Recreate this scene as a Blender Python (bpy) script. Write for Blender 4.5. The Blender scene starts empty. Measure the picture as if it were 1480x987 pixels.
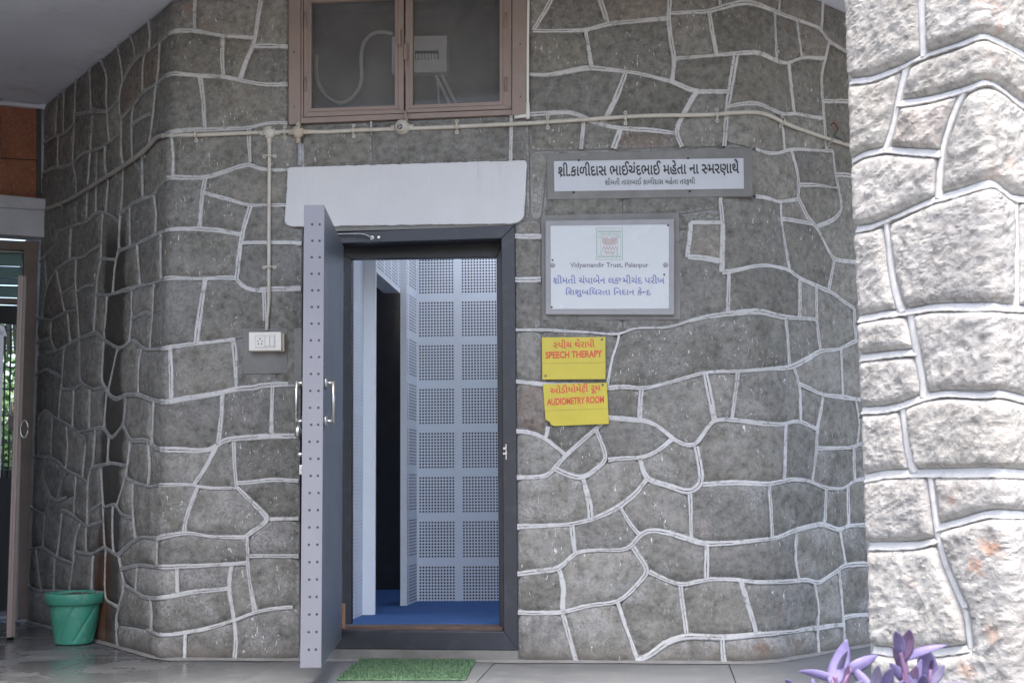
import bpy, bmesh, math, random
from math import radians as R
from mathutils import Vector, Matrix, noise
from mathutils.geometry import delaunay_2d_cdt
C = bpy.context.scene
COL = C.collection
random.seed(7)

# ------------------------------------------------------------------ camera
FPX, CX, CY, CAMH, PITCH, ROLL = 1848.0, 740.0, 493.5, 0.868, 6.3, -0.54
cam = bpy.data.cameras.new('camera'); cam_ob = bpy.data.objects.new('camera', cam); COL.objects.link(cam_ob)
cam.sensor_width = 36.0; cam.lens = 36.0 * FPX / 1480.0; cam.clip_end = 500
ROT = Matrix.Rotation(R(90 + PITCH), 3, 'X') @ Matrix.Rotation(R(ROLL), 3, 'Z')
cam_ob.matrix_world = Matrix.Translation((0, 0, CAMH)) @ ROT.to_4x4()
cam.dof.use_dof = True; cam.dof.focus_distance = 6.3; cam.dof.aperture_fstop = 5.0
C.camera = cam_ob
# ------------------------------------------------------------------ light
SUN_EL, SUN_HEAD = 66.0, 180.0            # heading of the sun measured from +Y towards +X
w = bpy.data.worlds.new('World'); C.world = w; w.use_nodes = True
nt = w.node_tree; bgn = nt.nodes['Background']
sky = nt.nodes.new('ShaderNodeTexSky'); sky.sky_type = 'NISHITA'; sky.sun_disc = False
sky.sun_elevation = R(SUN_EL); sky.sun_rotation = R(SUN_HEAD); sky.dust_density = 4.0; sky.air_density = 1.0
nt.links.new(sky.outputs[0], bgn.inputs[0]); bgn.inputs[1].default_value = 0.15
sl = bpy.data.lights.new('sun', 'SUN'); sl.energy = 1.15; sl.angle = R(12.0); sl.color = (1.0, 0.96, 0.9)
so = bpy.data.objects.new('sun', sl); COL.objects.link(so)
sd = Vector((math.sin(R(SUN_HEAD)) * math.cos(R(SUN_EL)), math.cos(R(SUN_HEAD)) * math.cos(R(SUN_EL)), math.sin(R(SUN_EL))))
so.rotation_euler = sd.to_track_quat('Z', 'Y').to_euler()
C.view_settings.view_transform = 'Standard'; C.view_settings.look = 'None'
C.view_settings.exposure = 2.0; C.view_settings.gamma = 1.0
C.cycles.max_bounces = 10; C.cycles.diffuse_bounces = 6; C.cycles.transparent_max_bounces = 12

# ------------------------------------------------------------------ small helpers
def ray(px, py):
    return (ROT @ Vector(((px - CX) / FPX, -(py - CY) / FPX, -1.0))).normalized()
def head(a): return Vector((math.sin(R(a)), math.cos(R(a)), 0.0))
class Plane:
    """vertical plane: point p (x,y), horizontal direction d, outward normal n (towards the viewer)"""
    def __init__(s, p, hd):
        s.p = Vector((p[0], p[1], 0)); s.d = head(hd); s.n = head(hd + 90)
        if s.n.dot(-s.p) < 0: s.n = -s.n
    def at(s, px, py, off=0.0):
        r = ray(px, py); o = s.p + s.n * off
        t = (o - Vector((0, 0, CAMH))).dot(s.n) / r.dot(s.n)
        return Vector((0, 0, CAMH)) + r * t
def at_depth(px, py, y):
    r = ray(px, py); return Vector((0, 0, CAMH)) + r * (y / r.y)
def at_z(px, py, z):
    r = ray(px, py); return Vector((0, 0, CAMH)) + r * ((z - CAMH) / r.z)
def meshobj(name, verts, faces, mat, parent=None, smooth=False, uvs=None, bevel=0.0, seg=2):
    me = bpy.data.meshes.new(name); me.from_pydata([tuple(v) for v in verts], [], faces)
    if smooth: me.polygons.foreach_set('use_smooth', [True] * len(me.polygons))
    if uvs is not None:
        ul = me.uv_layers.new(name='UVMap')
        for l in me.loops: ul.data[l.index].uv = uvs[l.vertex_index]
    if mat: me.materials.append(mat)
    me.update()
    o = bpy.data.objects.new(name, me); COL.objects.link(o)
    if parent: o.parent = parent; o.matrix_parent_inverse = parent.matrix_world.inverted() if False else Matrix.Translation(-parent.location)
    if bevel:
        b = o.modifiers.new('bevel', 'BEVEL'); b.width = bevel; b.segments = seg; b.limit_method = 'ANGLE'; b.harden_normals = False
    return o
def thing(name, label, cat, loc=(0, 0, 0), group=None):
    o = bpy.data.objects.new(name, None); COL.objects.link(o); o.location = loc; o.empty_display_size = 0.1
    o['label'] = label; o['category'] = cat
    if group: o['group'] = group
    return o
def tag(o, label, cat, group=None):
    o['label'] = label; o['category'] = cat
    if group: o['group'] = group
    return o
def struct(o): o['kind'] = 'structure'; return o
def stuff(o): o['kind'] = 'stuff'; return o

class MB:
    """collects shapes into one mesh"""
    def __init__(s): s.v = []; s.f = []
    def add(s, vs, fs):
        b = len(s.v); s.v += [Vector(v) for v in vs]; s.f += [tuple(i + b for i in f) for f in fs]; return s
    def prism(s, poly, vec):
        """polygon (3D points) extruded by vec"""
        n = len(poly); vec = Vector(vec)
        vs = list(poly) + [Vector(p) + vec for p in poly]
        nn = Vector((0, 0, 0))
        for i in range(n): nn += Vector(poly[i]).cross(Vector(poly[(i + 1) % n]))
        fs = [tuple(range(n)), tuple(range(2 * n - 1, n - 1, -1))] + [(i, i + n, (i + 1) % n + n, (i + 1) % n) for i in range(n)]
        if nn.dot(vec) > 0: fs = [tuple(reversed(f)) for f in fs]
        return s.add(vs, fs)
    def box(s, o, a, b, c):
        o = Vector(o); a = Vector(a); b = Vector(b); c = Vector(c)
        return s.prism([o, o + a, o + a + b, o + b], c)
    def tube(s, pts, r, n=10, cap=True):
        pts = [Vector(p) for p in pts]; rr = r if isinstance(r, (list, tuple)) else [r] * len(pts)
        rings = []; up = Vector((0, 0, 1))
        t0 = (pts[1] - pts[0]).normalized()
        a = t0.orthogonal().normalized()
        for i, p in enumerate(pts):
            t = (pts[min(i + 1, len(pts) - 1)] - pts[max(i - 1, 0)]).normalized()
            a = (a - t * a.dot(t)).normalized(); b = t.cross(a)
            rings.append([p + (a * math.cos(2 * math.pi * k / n) + b * math.sin(2 * math.pi * k / n)) * rr[i] for k in range(n)])
        vs = [v for r_ in rings for v in r_]
        fs = [(i * n + k, i * n + (k + 1) % n, (i + 1) * n + (k + 1) % n, (i + 1) * n + k) for i in range(len(pts) - 1) for k in range(n)]
        if cap: fs += [tuple(range(n - 1, -1, -1)), tuple((len(pts) - 1) * n + k for k in range(n))]
        return s.add(vs, fs)
    def lathe(s, o, axis, prof, n=20):
        """prof = [(radius, height along axis)]"""
        o = Vector(o); axis = Vector(axis).normalized(); a = axis.orthogonal().normalized(); b = axis.cross(a)
        vs = []; m = len(prof)
        for r, h in prof:
            for k in range(n):
                t = 2 * math.pi * k / n; vs.append(o + axis * h + (a * math.cos(t) + b * math.sin(t)) * r)
        fs = [(i * n + k, i * n + (k + 1) % n, (i + 1) * n + (k + 1) % n, (i + 1) * n + k) for i in range(m - 1) for k in range(n)]
        fs += [tuple(range(n - 1, -1, -1)), tuple((m - 1) * n + k for k in range(n))]
        return s.add(vs, fs)
    def build(s, name, mat, parent=None, smooth=False, bevel=0.0, seg=2):
        o = meshobj(name, s.v, s.f, mat, parent, False, None, bevel, seg)
        if smooth:
            me = o.data
            me.polygons.foreach_set('use_smooth', [len(p.vertices) < 6 for p in me.polygons])
        return o
def curve_pts(pts, k=6):
    """Catmull-Rom through 3D points"""
    pts = [Vector(p) for p in pts]; out = []
    for i in range(len(pts) - 1):
        p0 = pts[max(i - 1, 0)]; p1 = pts[i]; p2 = pts[i + 1]; p3 = pts[min(i + 2, len(pts) - 1)]
        for j in range(k):
            t = j / k
            out.append(0.5 * ((2 * p1) + (p2 - p0) * t + (2 * p0 - 5 * p1 + 4 * p2 - p3) * t * t + (3 * p1 - p0 - 3 * p2 + p3) * t ** 3))
    return out + [pts[-1]]

# ------------------------------------------------------------------ materials
def rgb(*c): return (c[0], c[1], c[2], 1.0)
class Mat:
    def __init__(s, name):
        s.m = bpy.data.materials.new(name); s.m.use_nodes = True; s.t = s.m.node_tree; s.N = s.t.nodes; s.b = s.N['Principled BSDF']
    def n(s, typ, **kw):
        x = s.N.new(typ)
        for k, v in kw.items(): setattr(x, k, v)
        return x
    def L(s, a, b): s.t.links.new(a, b)
    def coord(s, kind='Object', scale=(1, 1, 1)):
        tc = s.n('ShaderNodeTexCoord'); mp = s.n('ShaderNodeMapping'); mp.inputs['Scale'].default_value = scale
        s.L(tc.outputs[kind], mp.inputs[0]); return mp.outputs[0]
    def noise(s, vec, scale, detail=4, rough=0.6, dist=0.0):
        x = s.n('ShaderNodeTexNoise'); x.inputs['Scale'].default_value = scale; x.inputs['Detail'].default_value = detail
        x.inputs['Roughness'].default_value = rough; x.inputs['Distortion'].default_value = dist
        if vec: s.L(vec, x.inputs['Vector'])
        return x.outputs['Fac']
    def ramp(s, fac, stops):
        x = s.n('ShaderNodeValToRGB'); e = x.color_ramp.elements
        while len(e) < len(stops): e.new(0.5)
        for k, (p, c) in enumerate(stops):
            e[k].position = p; e[k].color = rgb(*c) if isinstance(c, tuple) else (c, c, c, 1)
        s.L(fac, x.inputs[0]); return x.outputs[0]
    def mix(s, fac, a, b, mode='MIX'):
        x = s.n('ShaderNodeMix', data_type='RGBA', blend_type=mode)
        for sock, v in ((x.inputs[0], fac), (x.inputs[6], a), (x.inputs[7], b)):
            if hasattr(v, 'links') or hasattr(v, 'is_linked'): s.L(v, sock)
            elif isinstance(v, tuple): sock.default_value = rgb(*v)
            else: sock.default_value = v
        return x.outputs[2]
    def math(s, op, a, b=0.0, c=0.0, clamp=False):
        x = s.n('ShaderNodeMath', operation=op, use_clamp=clamp)
        for i, v in enumerate((a, b, c)):
            if hasattr(v, 'is_linked'): s.L(v, x.inputs[i])
            else: x.inputs[i].default_value = v
        return x.outputs[0]
    def bump(s, h, strength=0.4, dist=0.01, prev=None):
        x = s.n('ShaderNodeBump'); x.inputs['Strength'].default_value = strength; x.inputs['Distance'].default_value = dist
        s.L(h, x.inputs['Height'])
        if prev: s.L(prev, x.inputs['Normal'])
        return x.outputs[0]
    def fin(s, col=None, rough=None, normal=None, metal=None, spec=None):
        for v, k in ((col, 'Base Color'), (rough, 'Roughness'), (normal, 'Normal'), (metal, 'Metallic'), (spec, 'Specular IOR Level')):
            if v is None: continue
            if hasattr(v, 'is_linked'): s.L(v, s.b.inputs[k])
            elif isinstance(v, tuple): s.b.inputs[k].default_value = rgb(*v)
            else: s.b.inputs[k].default_value = v
        return s.m
def plain(name, col, rough=0.5, metal=0.0, var=0.12, scale=9.0, bump=0.15, bs=60.0, dirt=None, dirt_amt=0.5, spec=None):
    m = Mat(name); v = m.coord('Object')
    n1 = m.noise(v, scale, 5); n2 = m.noise(v, bs, 3)
    lo = tuple(c * (1 - var) for c in col); hi = tuple(min(1, c * (1 + var)) for c in col)
    c = m.ramp(n1, [(0.3, lo), (0.7, hi)])
    if dirt:
        f = m.ramp(m.noise(v, scale * 2.3, 7, 0.7), [(0.52, 0.0), (0.72, dirt_amt)])
        c = m.mix(f, c, dirt)
    nrm = m.bump(n2, bump, 0.003) if bump else None
    r = m.math('ADD', m.math('MULTIPLY', n1, 0.2), rough - 0.1, clamp=True)
    return m.fin(c, r, nrm, metal, spec)

def sz_vec(m):
    u = m.n('ShaderNodeUVMap'); u.uv_map = 'UVMap'; return u.outputs[0]
def stone_material(name, pal, lime, bumpd, stains=True, fine=1.0, red=0.05, patches=()):
    m = Mat(name); v = sz_vec(m)
    sep = m.n('ShaderNodeSeparateXYZ'); m.L(v, sep.inputs[0])
    oi = m.n('ShaderNodeObjectInfo'); rnd = oi.outputs['Random']
    sh = m.n('ShaderNodeVectorMath', operation='ADD'); cmb = m.n('ShaderNodeCombineXYZ'); m.L(m.math('MULTIPLY', rnd, 37.0), cmb.inputs[2])
    m.L(v, sh.inputs[0]); m.L(cmb.outputs[0], sh.inputs[1]); vv = sh.outputs[0]
    base = m.ramp(rnd, [(0.0, pal[0]), (0.35, pal[1]), (0.65, pal[2]), (0.93, pal[3]), (0.985, pal[4])])
    n1 = m.noise(vv, 5.0, 6, 0.62, 0.6); n2 = m.noise(vv, 28.0 * fine, 8, 0.72); n3 = m.noise(vv, 150.0 * fine, 4, 0.7)
    c = m.mix(1.0, base, m.ramp(n1, [(0.3, 0.80), (0.72, 1.18)]), 'MULTIPLY')
    c = m.mix(1.0, c, m.ramp(n2, [(0.32, 0.52), (0.5, 1.0), (0.7, 1.42)]), 'MULTIPLY')
    # brownish clouding
    c = m.mix(m.ramp(m.noise(vv, 3.3, 4), [(0.55, 0.0), (0.78, 0.35)]), c, (0.155, 0.130, 0.105) if stains else (0.30, 0.25, 0.21))
    # rust coloured patches
    if red:
        f = m.math('MULTIPLY', m.ramp(m.noise(vv, 7.0, 8, 0.75), [(0.56, 0.0), (0.63, 1.0)]), m.ramp(m.noise(v, 1.3, 1), [(0.60, 0.0), (0.66, red)]))
        c = m.mix(f, c, (0.36, 0.19, 0.12) if not stains else (0.20, 0.10, 0.065))
    # lime wash rubbed over the surface
    lf = m.math('MULTIPLY', m.ramp(m.noise(vv, 7.0, 5, 0.6, 0.4), [(0.42, 0.0), (0.62, 1.0)]), m.ramp(m.noise(vv, 70.0, 8, 0.85), [(0.42, 0.0), (0.56, lime)]))
    lf = m.math('MULTIPLY', lf, m.math('MULTIPLY_ADD', m.math('FRACT', m.math('MULTIPLY', rnd, 7.31)), 1.1, 0.25, clamp=True))
    if stains:
        low = m.ramp(sep.outputs[1], [(0.0, 1.0), (1.0, 1.0)])
        zz = m.math('MULTIPLY_ADD', sep.outputs[1], -0.55, 1.45, clamp=True)
        lf = m.math('MULTIPLY', lf, m.math('MAXIMUM', zz, 0.25))
    c = m.mix(lf, c, (0.37, 0.365, 0.36))
    # fine speckle
    c = m.mix(m.ramp(n3, [(0.60, 0.0), (0.72, 0.38)]), c, (0.36, 0.355, 0.34))
    c = m.mix(m.ramp(n3, [(0.28, 0.55), (0.42, 0.0)]), c, (0.045, 0.042, 0.038))
    for (ps, pz, pr, pa) in patches:
        cb = m.n('ShaderNodeCombineXYZ'); cb.inputs[0].default_value = ps; cb.inputs[1].default_value = pz
        dd = m.n('ShaderNodeVectorMath', operation='DISTANCE'); m.L(v, dd.inputs[0]); m.L(cb.outputs[0], dd.inputs[1])
        f = m.math('MULTIPLY', m.ramp(m.math('ADD', m.math('DIVIDE', dd.outputs['Value'], pr), m.math('MULTIPLY', m.noise(v, 22.0, 6, 0.75), 1.4)), [(0.60, 1.0), (1.0, 0.0)] if False else [(0.80, 1.0), (1.0, 0.0)]), pa)
        c = m.mix(f, c, (0.40, 0.235, 0.16) if not stains else (0.19, 0.11, 0.08))
    ev = m.n('ShaderNodeUVMap'); ev.uv_map = 'edge'; es = m.n('ShaderNodeSeparateXYZ'); m.L(ev.outputs[0], es.inputs[0])
    # whitewash dragged over the arris of each stone by the brush
    ef = m.math('ADD', es.outputs[0], m.math('MULTIPLY', m.math('SUBTRACT', m.noise(v, 55.0, 6, 0.75), 0.46), 0.075))
    c = m.mix(m.ramp(ef, [(0.000, 0.60), (0.015, 0.0)]), c, (0.45, 0.45, 0.46) if stains else (0.50, 0.50, 0.505))
    if stains:
        # white paint drips: short vertical flecks
        mp = m.n('ShaderNodeMapping'); mp.inputs['Scale'].default_value = (1.0, 0.32, 1.0); m.L(vv, mp.inputs[0])
        f = m.math('MULTIPLY', m.ramp(m.noise(mp.outputs[0], 95.0, 2, 0.5, 0.8), [(0.67, 0.0), (0.71, 0.85)]), m.ramp(m.noise(v, 3.0, 2), [(0.44, 0.0), (0.58, 1.0)]))
        c = m.mix(f, c, (0.68, 0.68, 0.70))
        # dark wet stripe down the return wall, and the brown run-off near its foot
        wob = m.math('MULTIPLY', m.math('SUBTRACT', m.noise(v, 2.2, 4), 0.5), 0.22)
        d = m.math('ABSOLUTE', m.math('SUBTRACT', m.math('ADD', sep.outputs[0], wob), S_STAIN))
        f = m.math('MULTIPLY', m.ramp(d, [(0.15, 1.0), (0.20, 0.0)]), m.ramp(m.math('MULTIPLY', sep.outputs[1], 0.4), [(0.90, 1.0), (0.97, 0.0)]))
        c = m.mix(m.math('MULTIPLY', f, 0.85), c, (0.035, 0.032, 0.028))
        d2 = m.math('ABSOLUTE', m.math('SUBTRACT', m.math('ADD', sep.outputs[0], wob), S_STAIN - 0.10))
        f2 = m.math('MULTIPLY', m.ramp(d2, [(0.12, 1.0), (0.20, 0.0)]), m.ramp(sep.outputs[1], [(0.35, 0.85), (0.70, 0.0)]))
        c = m.mix(f2, c, (0.085, 0.036, 0.018))
        # grime and dust at the foot of the wall
        c = m.mix(m.math('MULTIPLY', m.ramp(sep.outputs[1], [(0.0, 0.8), (0.09, 0.0)]), m.ramp(n1, [(0.3, 0.3), (0.6, 1.0)])), c, (0.20, 0.17, 0.14))
    nr = m.bump(n2, 0.55, bumpd); nr = m.bump(n3, 0.35, bumpd * 0.25, nr)
    rough = m.ramp(n1, [(0.0, 0.78), (1.0, 0.95)])
    return m.fin(c, rough, nr, 0.0, 0.25)

def point_material(name, white, grey, chip, groove):
    """painted pointing: u = metres along the joint, v = 0..1 across it"""
    m = Mat(name); tc = m.n('ShaderNodeTexCoord'); uv = tc.outputs['UV']; ob = tc.outputs['Object']
    sep = m.n('ShaderNodeSeparateXYZ'); m.L(uv, sep.inputs[0])
    n1 = m.noise(ob, 26.0, 8, 0.72); n2 = m.noise(ob, 120.0, 4, 0.7); nb = m.noise(ob, 2.2, 3)
    c = m.mix(m.ramp(n2, [(0.3, 0.55), (0.7, 0.0)]), white, tuple(x * 0.72 for x in white))
    mp = m.n('ShaderNodeMapping'); mp.inputs['Scale'].default_value = (14, 9, 1); m.L(uv, mp.inputs[0]); stv = m.noise(mp.outputs[0], 1.0, 5, 0.7)
    c = m.mix(m.ramp(stv, [(0.54, 0.0), (0.66, 0.6)]), c, grey)
    dist = m.math('ABSOLUTE', m.math('SUBTRACT', sep.outputs[1], 0.5))
    edge = m.ramp(m.math('ADD', dist, m.math('MULTIPLY', m.math('SUBTRACT', n1, 0.5), 0.55)), [(0.30, 0.0), (0.46, 0.85)])
    c = m.mix(edge, c, grey)
    c = m.mix(m.math('MULTIPLY', m.ramp(n1, [(chip, 0.0), (chip + 0.08, 0.8)]), 1.0), c, grey)
    if groove:
        g = m.ramp(m.math('ADD', dist, m.math('MULTIPLY', m.math('SUBTRACT', n1, 0.5), 0.30)), [(0.02, 1.0), (0.08, 0.0)])
        gm = m.ramp(m.noise(ob, 5.5, 4, 0.6), [(0.46, 0.0), (0.54, 0.95)])
        c = m.mix(m.math('MULTIPLY', g, gm), c, (0.045, 0.042, 0.038))
    c = m.mix(m.math('MULTIPLY', m.ramp(nb, [(0.4, 0.0), (0.7, 0.35)]), 1.0), c, grey)
    nr = m.bump(n1, 0.5, 0.004); nr = m.bump(n2, 0.3, 0.001, nr)
    return m.fin(c, 0.85, nr, 0.0, 0.25)

# ------------------------------------------------------------------ wall sheets: plan path, s along it, z up
class Sheet:
    def __init__(s, corners, radii):
        """corners: plan points left to right as seen; corner i rounded by radii[i]"""
        pts = [Vector((c[0], c[1], 0)) for c in corners]; out = [pts[0]]
        for i in range(1, len(pts) - 1):
            a = (pts[i - 1] - pts[i]).normalized(); b = (pts[i + 1] - pts[i]).normalized(); r = radii[i]
            if r <= 0: out.append(pts[i]); continue
            for k in range(9):
                t = k / 8; p0 = pts[i] + a * r; p2 = pts[i] + b * r
                out.append((1 - t) ** 2 * p0 + 2 * t * (1 - t) * pts[i] + t * t * p2)
        out.append(pts[-1]); s.p = out; s.c = [0.0]
        for i in range(len(out) - 1): s.c.append(s.c[-1] + (out[i + 1] - out[i]).length)
        s.segn = []
        for i in range(len(out) - 1):
            d = (out[i + 1] - out[i]).normalized(); s.segn.append(Vector((d.y, -d.x, 0)))
        s.vn = [(s.segn[max(i - 1, 0)] + s.segn[min(i, len(s.segn) - 1)]).normalized() for i in range(len(out))]
        s.len = s.c[-1]
    def P(s, u, z, off=0.0):
        i = 0
        while i < len(s.segn) - 1 and u > s.c[i + 1]: i += 1
        t = (u - s.c[i]) / (s.c[i + 1] - s.c[i]); tc = min(1, max(0, t))
        n = (s.vn[i] * (1 - tc) + s.vn[i + 1] * tc).normalized() if (s.segn[i] - s.vn[i]).length + (s.segn[i] - s.vn[i + 1]).length > 1e-4 else s.segn[i]
        q = s.p[i] + (s.p[i + 1] - s.p[i]) * t + n * off
        return Vector((q.x, q.y, z))
    def N(s, u):
        i = 0
        while i < len(s.segn) - 1 and u > s.c[i + 1]: i += 1
        t = min(1, max(0, (u - s.c[i]) / (s.c[i + 1] - s.c[i])))
        return (s.vn[i] * (1 - t) + s.vn[i + 1] * t).normalized()
    ext = 9
    def hit(s, px, py):
        best = None
        for _ in range(60):
            best = s.hit0(px, py)
            if best: break
            px += 1.0 if px < 1330 else -1.0
        return best
    def hit0(s, px, py):
        r = ray(px, py); best = None
        for i in range(len(s.segn)):
            a = s.p[i]; d = s.p[i + 1] - a
            den = r.x * d.y - r.y * d.x
            if abs(den) < 1e-9: continue
            t = (a.x * d.y - a.y * d.x) / den; k = (a.x * r.y - a.y * r.x) / den
            lo = -0.001 if i else -s.ext; hi = 1.001 if i < len(s.segn) - 1 else s.ext
            if t > 0 and lo <= k <= hi and r.dot(s.segn[i]) < 0:
                if best is None or t < best[0]: best = (t, s.c[i] + k * (s.c[i + 1] - s.c[i]), CAMH + r.z * t)
        return (best[1], best[2]) if best else None
    def pos(s, px, py, off=0.0):
        u, z = s.hit(px, py); return s.P(u, z, off)

def parse(txt, crops):
    out = []
    for line in txt.strip().splitlines():
        line = line.split('#')[0].strip()
        if not line: continue
        hid = line.startswith('!'); line = line.lstrip('!'); cur = None; pts = []; thin = line.startswith('~'); line = line.lstrip('~')
        for tok in line.split():
            if tok in crops: cur = crops[tok]; continue
            x, y = tok.split(','); pts.append((cur[0] + float(x) / cur[2], cur[1] + float(y) / cur[2]))
        out.append([pts, hid, thin])
    return out
def seg_int(p, p2, q, q2):
    rx, ry = p2[0] - p[0], p2[1] - p[1]; sx, sy = q2[0] - q[0], q2[1] - q[1]
    den = rx * sy - ry * sx
    if abs(den) < 1e-12: return None
    t = ((q[0] - p[0]) * sy - (q[1] - p[1]) * sx) / den; u = ((q[0] - p[0]) * ry - (q[1] - p[1]) * rx) / den
    return t, u
def near_seg(p, a, b):
    dx, dy = b[0] - a[0], b[1] - a[1]; l = dx * dx + dy * dy
    t = 0 if l == 0 else max(0, min(1, ((p[0] - a[0]) * dx + (p[1] - a[1]) * dy) / l))
    q = (a[0] + t * dx, a[1] + t * dy); return math.hypot(q[0] - p[0], q[1] - p[1]), q
def snap(polys, reach, tol):
    """pull loose ends of traced joints onto the joints they run into"""
    for k, (pts, hid, thin) in enumerate(polys):
        for end in (0, -1):
            e = pts[end]; pre = pts[1] if end == 0 else pts[-2]
            dx, dy = e[0] - pre[0], e[1] - pre[1]; l = math.hypot(dx, dy) or 1
            far = (e[0] + dx / l * reach, e[1] + dy / l * reach); back = (e[0] - dx / l * min(reach * 0.6, l * 0.8), e[1] - dy / l * min(reach * 0.6, l * 0.8))
            best = None; nb = None
            for j, (o, h2, t2) in enumerate(polys):
                if j == k: continue
                for a, b in zip(o, o[1:]):
                    it = seg_int(back, far, a, b)
                    if it and 0 <= it[0] <= 1 and -0.02 <= it[1] <= 1.02:
                        q = (back[0] + (far[0] - back[0]) * it[0], back[1] + (far[1] - back[1]) * it[0]); d = math.hypot(q[0] - e[0], q[1] - e[1])
                        if best is None or d < best[0]: best = (d, q)
                    d, q = near_seg(e, a, b)
                    if nb is None or d < nb[0]: nb = (d, q)
            if best: pts[end] = best[1]
            elif nb and nb[0] < tol: pts[end] = nb[1]
    return polys
def faces_of(polys, merge=0.006):
    """planar subdivision: closed cells of the joint network (metres)"""
    segs = []
    for pts, hid, thin in polys:
        for a, b in zip(pts, pts[1:]):
            if math.hypot(a[0] - b[0], a[1] - b[1]) > 1e-6: segs.append((a, b))
    cuts = [[0.0, 1.0] for _ in segs]
    bb = [(min(a[0], b[0]) - .02, max(a[0], b[0]) + .02, min(a[1], b[1]) - .02, max(a[1], b[1]) + .02) for a, b in segs]
    for i in range(len(segs)):
        for j in range(i + 1, len(segs)):
            if bb[i][0] > bb[j][1] or bb[j][0] > bb[i][1] or bb[i][2] > bb[j][3] or bb[j][2] > bb[i][3]: continue
            it = seg_int(*segs[i], *segs[j])
            li = math.hypot(segs[i][0][0] - segs[i][1][0], segs[i][0][1] - segs[i][1][1]); lj = math.hypot(segs[j][0][0] - segs[j][1][0], segs[j][0][1] - segs[j][1][1])
            if it and -merge / li <= it[0] <= 1 + merge / li and -merge / lj <= it[1] <= 1 + merge / lj:
                cuts[i].append(min(1, max(0, it[0]))); cuts[j].append(min(1, max(0, it[1])))
    nodes = []; grid = {}
    def node(p):
        k = (round(p[0] / merge), round(p[1] / merge))
        for dx in (-1, 0, 1):
            for dy in (-1, 0, 1):
                for i in grid.get((k[0] + dx, k[1] + dy), ()):
                    if math.hypot(nodes[i][0] - p[0], nodes[i][1] - p[1]) < merge: return i
        nodes.append(p); grid.setdefault(k, []).append(len(nodes) - 1); return len(nodes) - 1
    adj = {}
    for (a, b), cs in zip(segs, cuts):
        cs = sorted(cs); ids = [node((a[0] + (b[0] - a[0]) * t, a[1] + (b[1] - a[1]) * t)) for t in cs]
        for i, j in zip(ids, ids[1:]):
            if i != j: adj.setdefault(i, set()).add(j); adj.setdefault(j, set()).add(i)
    todo = [i for i in adj if len(adj[i]) == 1]
    while todo:
        i = todo.pop()
        if len(adj[i]) != 1: continue
        j = adj[i].pop(); adj[j].discard(i)
        if len(adj[j]) == 1: todo.append(j)
    order = {i: sorted(adj[i], key=lambda j: math.atan2(nodes[j][1] - nodes[i][1], nodes[j][0] - nodes[i][0])) for i in adj if adj[i]}
    seen = set(); out = []
    for i in order:
        for j in order[i]:
            if (i, j) in seen: continue
            loop = []; a, b = i, j
            while (a, b) not in seen:
                seen.add((a, b)); loop.append(a); o = order[b]; k = (o.index(a) - 1) % len(o); a, b = b, o[k]
            pts = [nodes[q] for q in loop]
            ar = sum(p[0] * q[1] - q[0] * p[1] for p, q in zip(pts, pts[1:] + pts[:1])) / 2
            if ar > 0.0008 and len(set(loop)) > 2: out.append((ar, pts))
    return out
def resample(pts, step, closed=True):
    out = []; n = len(pts); rng = range(n) if closed else range(n - 1)
    for i in rng:
        a = pts[i]; b = pts[(i + 1) % n]; l = math.hypot(b[0] - a[0], b[1] - a[1]); k = max(1, round(l / step))
        out += [(a[0] + (b[0] - a[0]) * t / k, a[1] + (b[1] - a[1]) * t / k) for t in range(k)]
    if not closed: out.append(pts[-1])
    return out
def smooth_poly(pts, it=1):
    for _ in range(it):
        n = len(pts); pts = [((pts[i - 1][0] + 2 * pts[i][0] + pts[(i + 1) % n][0]) / 4, (pts[i - 1][1] + 2 * pts[i][1] + pts[(i + 1) % n][1]) / 4) for i in range(n)]
    return pts
def inside(p, poly):
    c = False; x, y = p; n = len(poly)
    for i in range(n):
        a = poly[i]; b = poly[i - 1]
        if (a[1] > y) != (b[1] > y) and x < (b[0] - a[0]) * (y - a[1]) / (b[1] - a[1]) + a[0]: c = not c
    return c
def inset(pts, d):
    n = len(pts); out = []
    for i in range(n):
        a = pts[i - 1]; b = pts[i]; c = pts[(i + 1) % n]
        e1 = (b[0] - a[0], b[1] - a[1]); e2 = (c[0] - b[0], c[1] - b[1])
        l1 = math.hypot(*e1) or 1e-9; l2 = math.hypot(*e2) or 1e-9
        nx = -e1[1] / l1 - e2[1] / l2; ny = e1[0] / l1 + e2[0] / l2; l = math.hypot(nx, ny)
        if l < 0.3: out.append(b); continue
        k = min(2.0, 2.0 / l); out.append((b[0] + nx / l * d * k * 0.8, b[1] + ny / l * d * k * 0.8))
    return out
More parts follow.
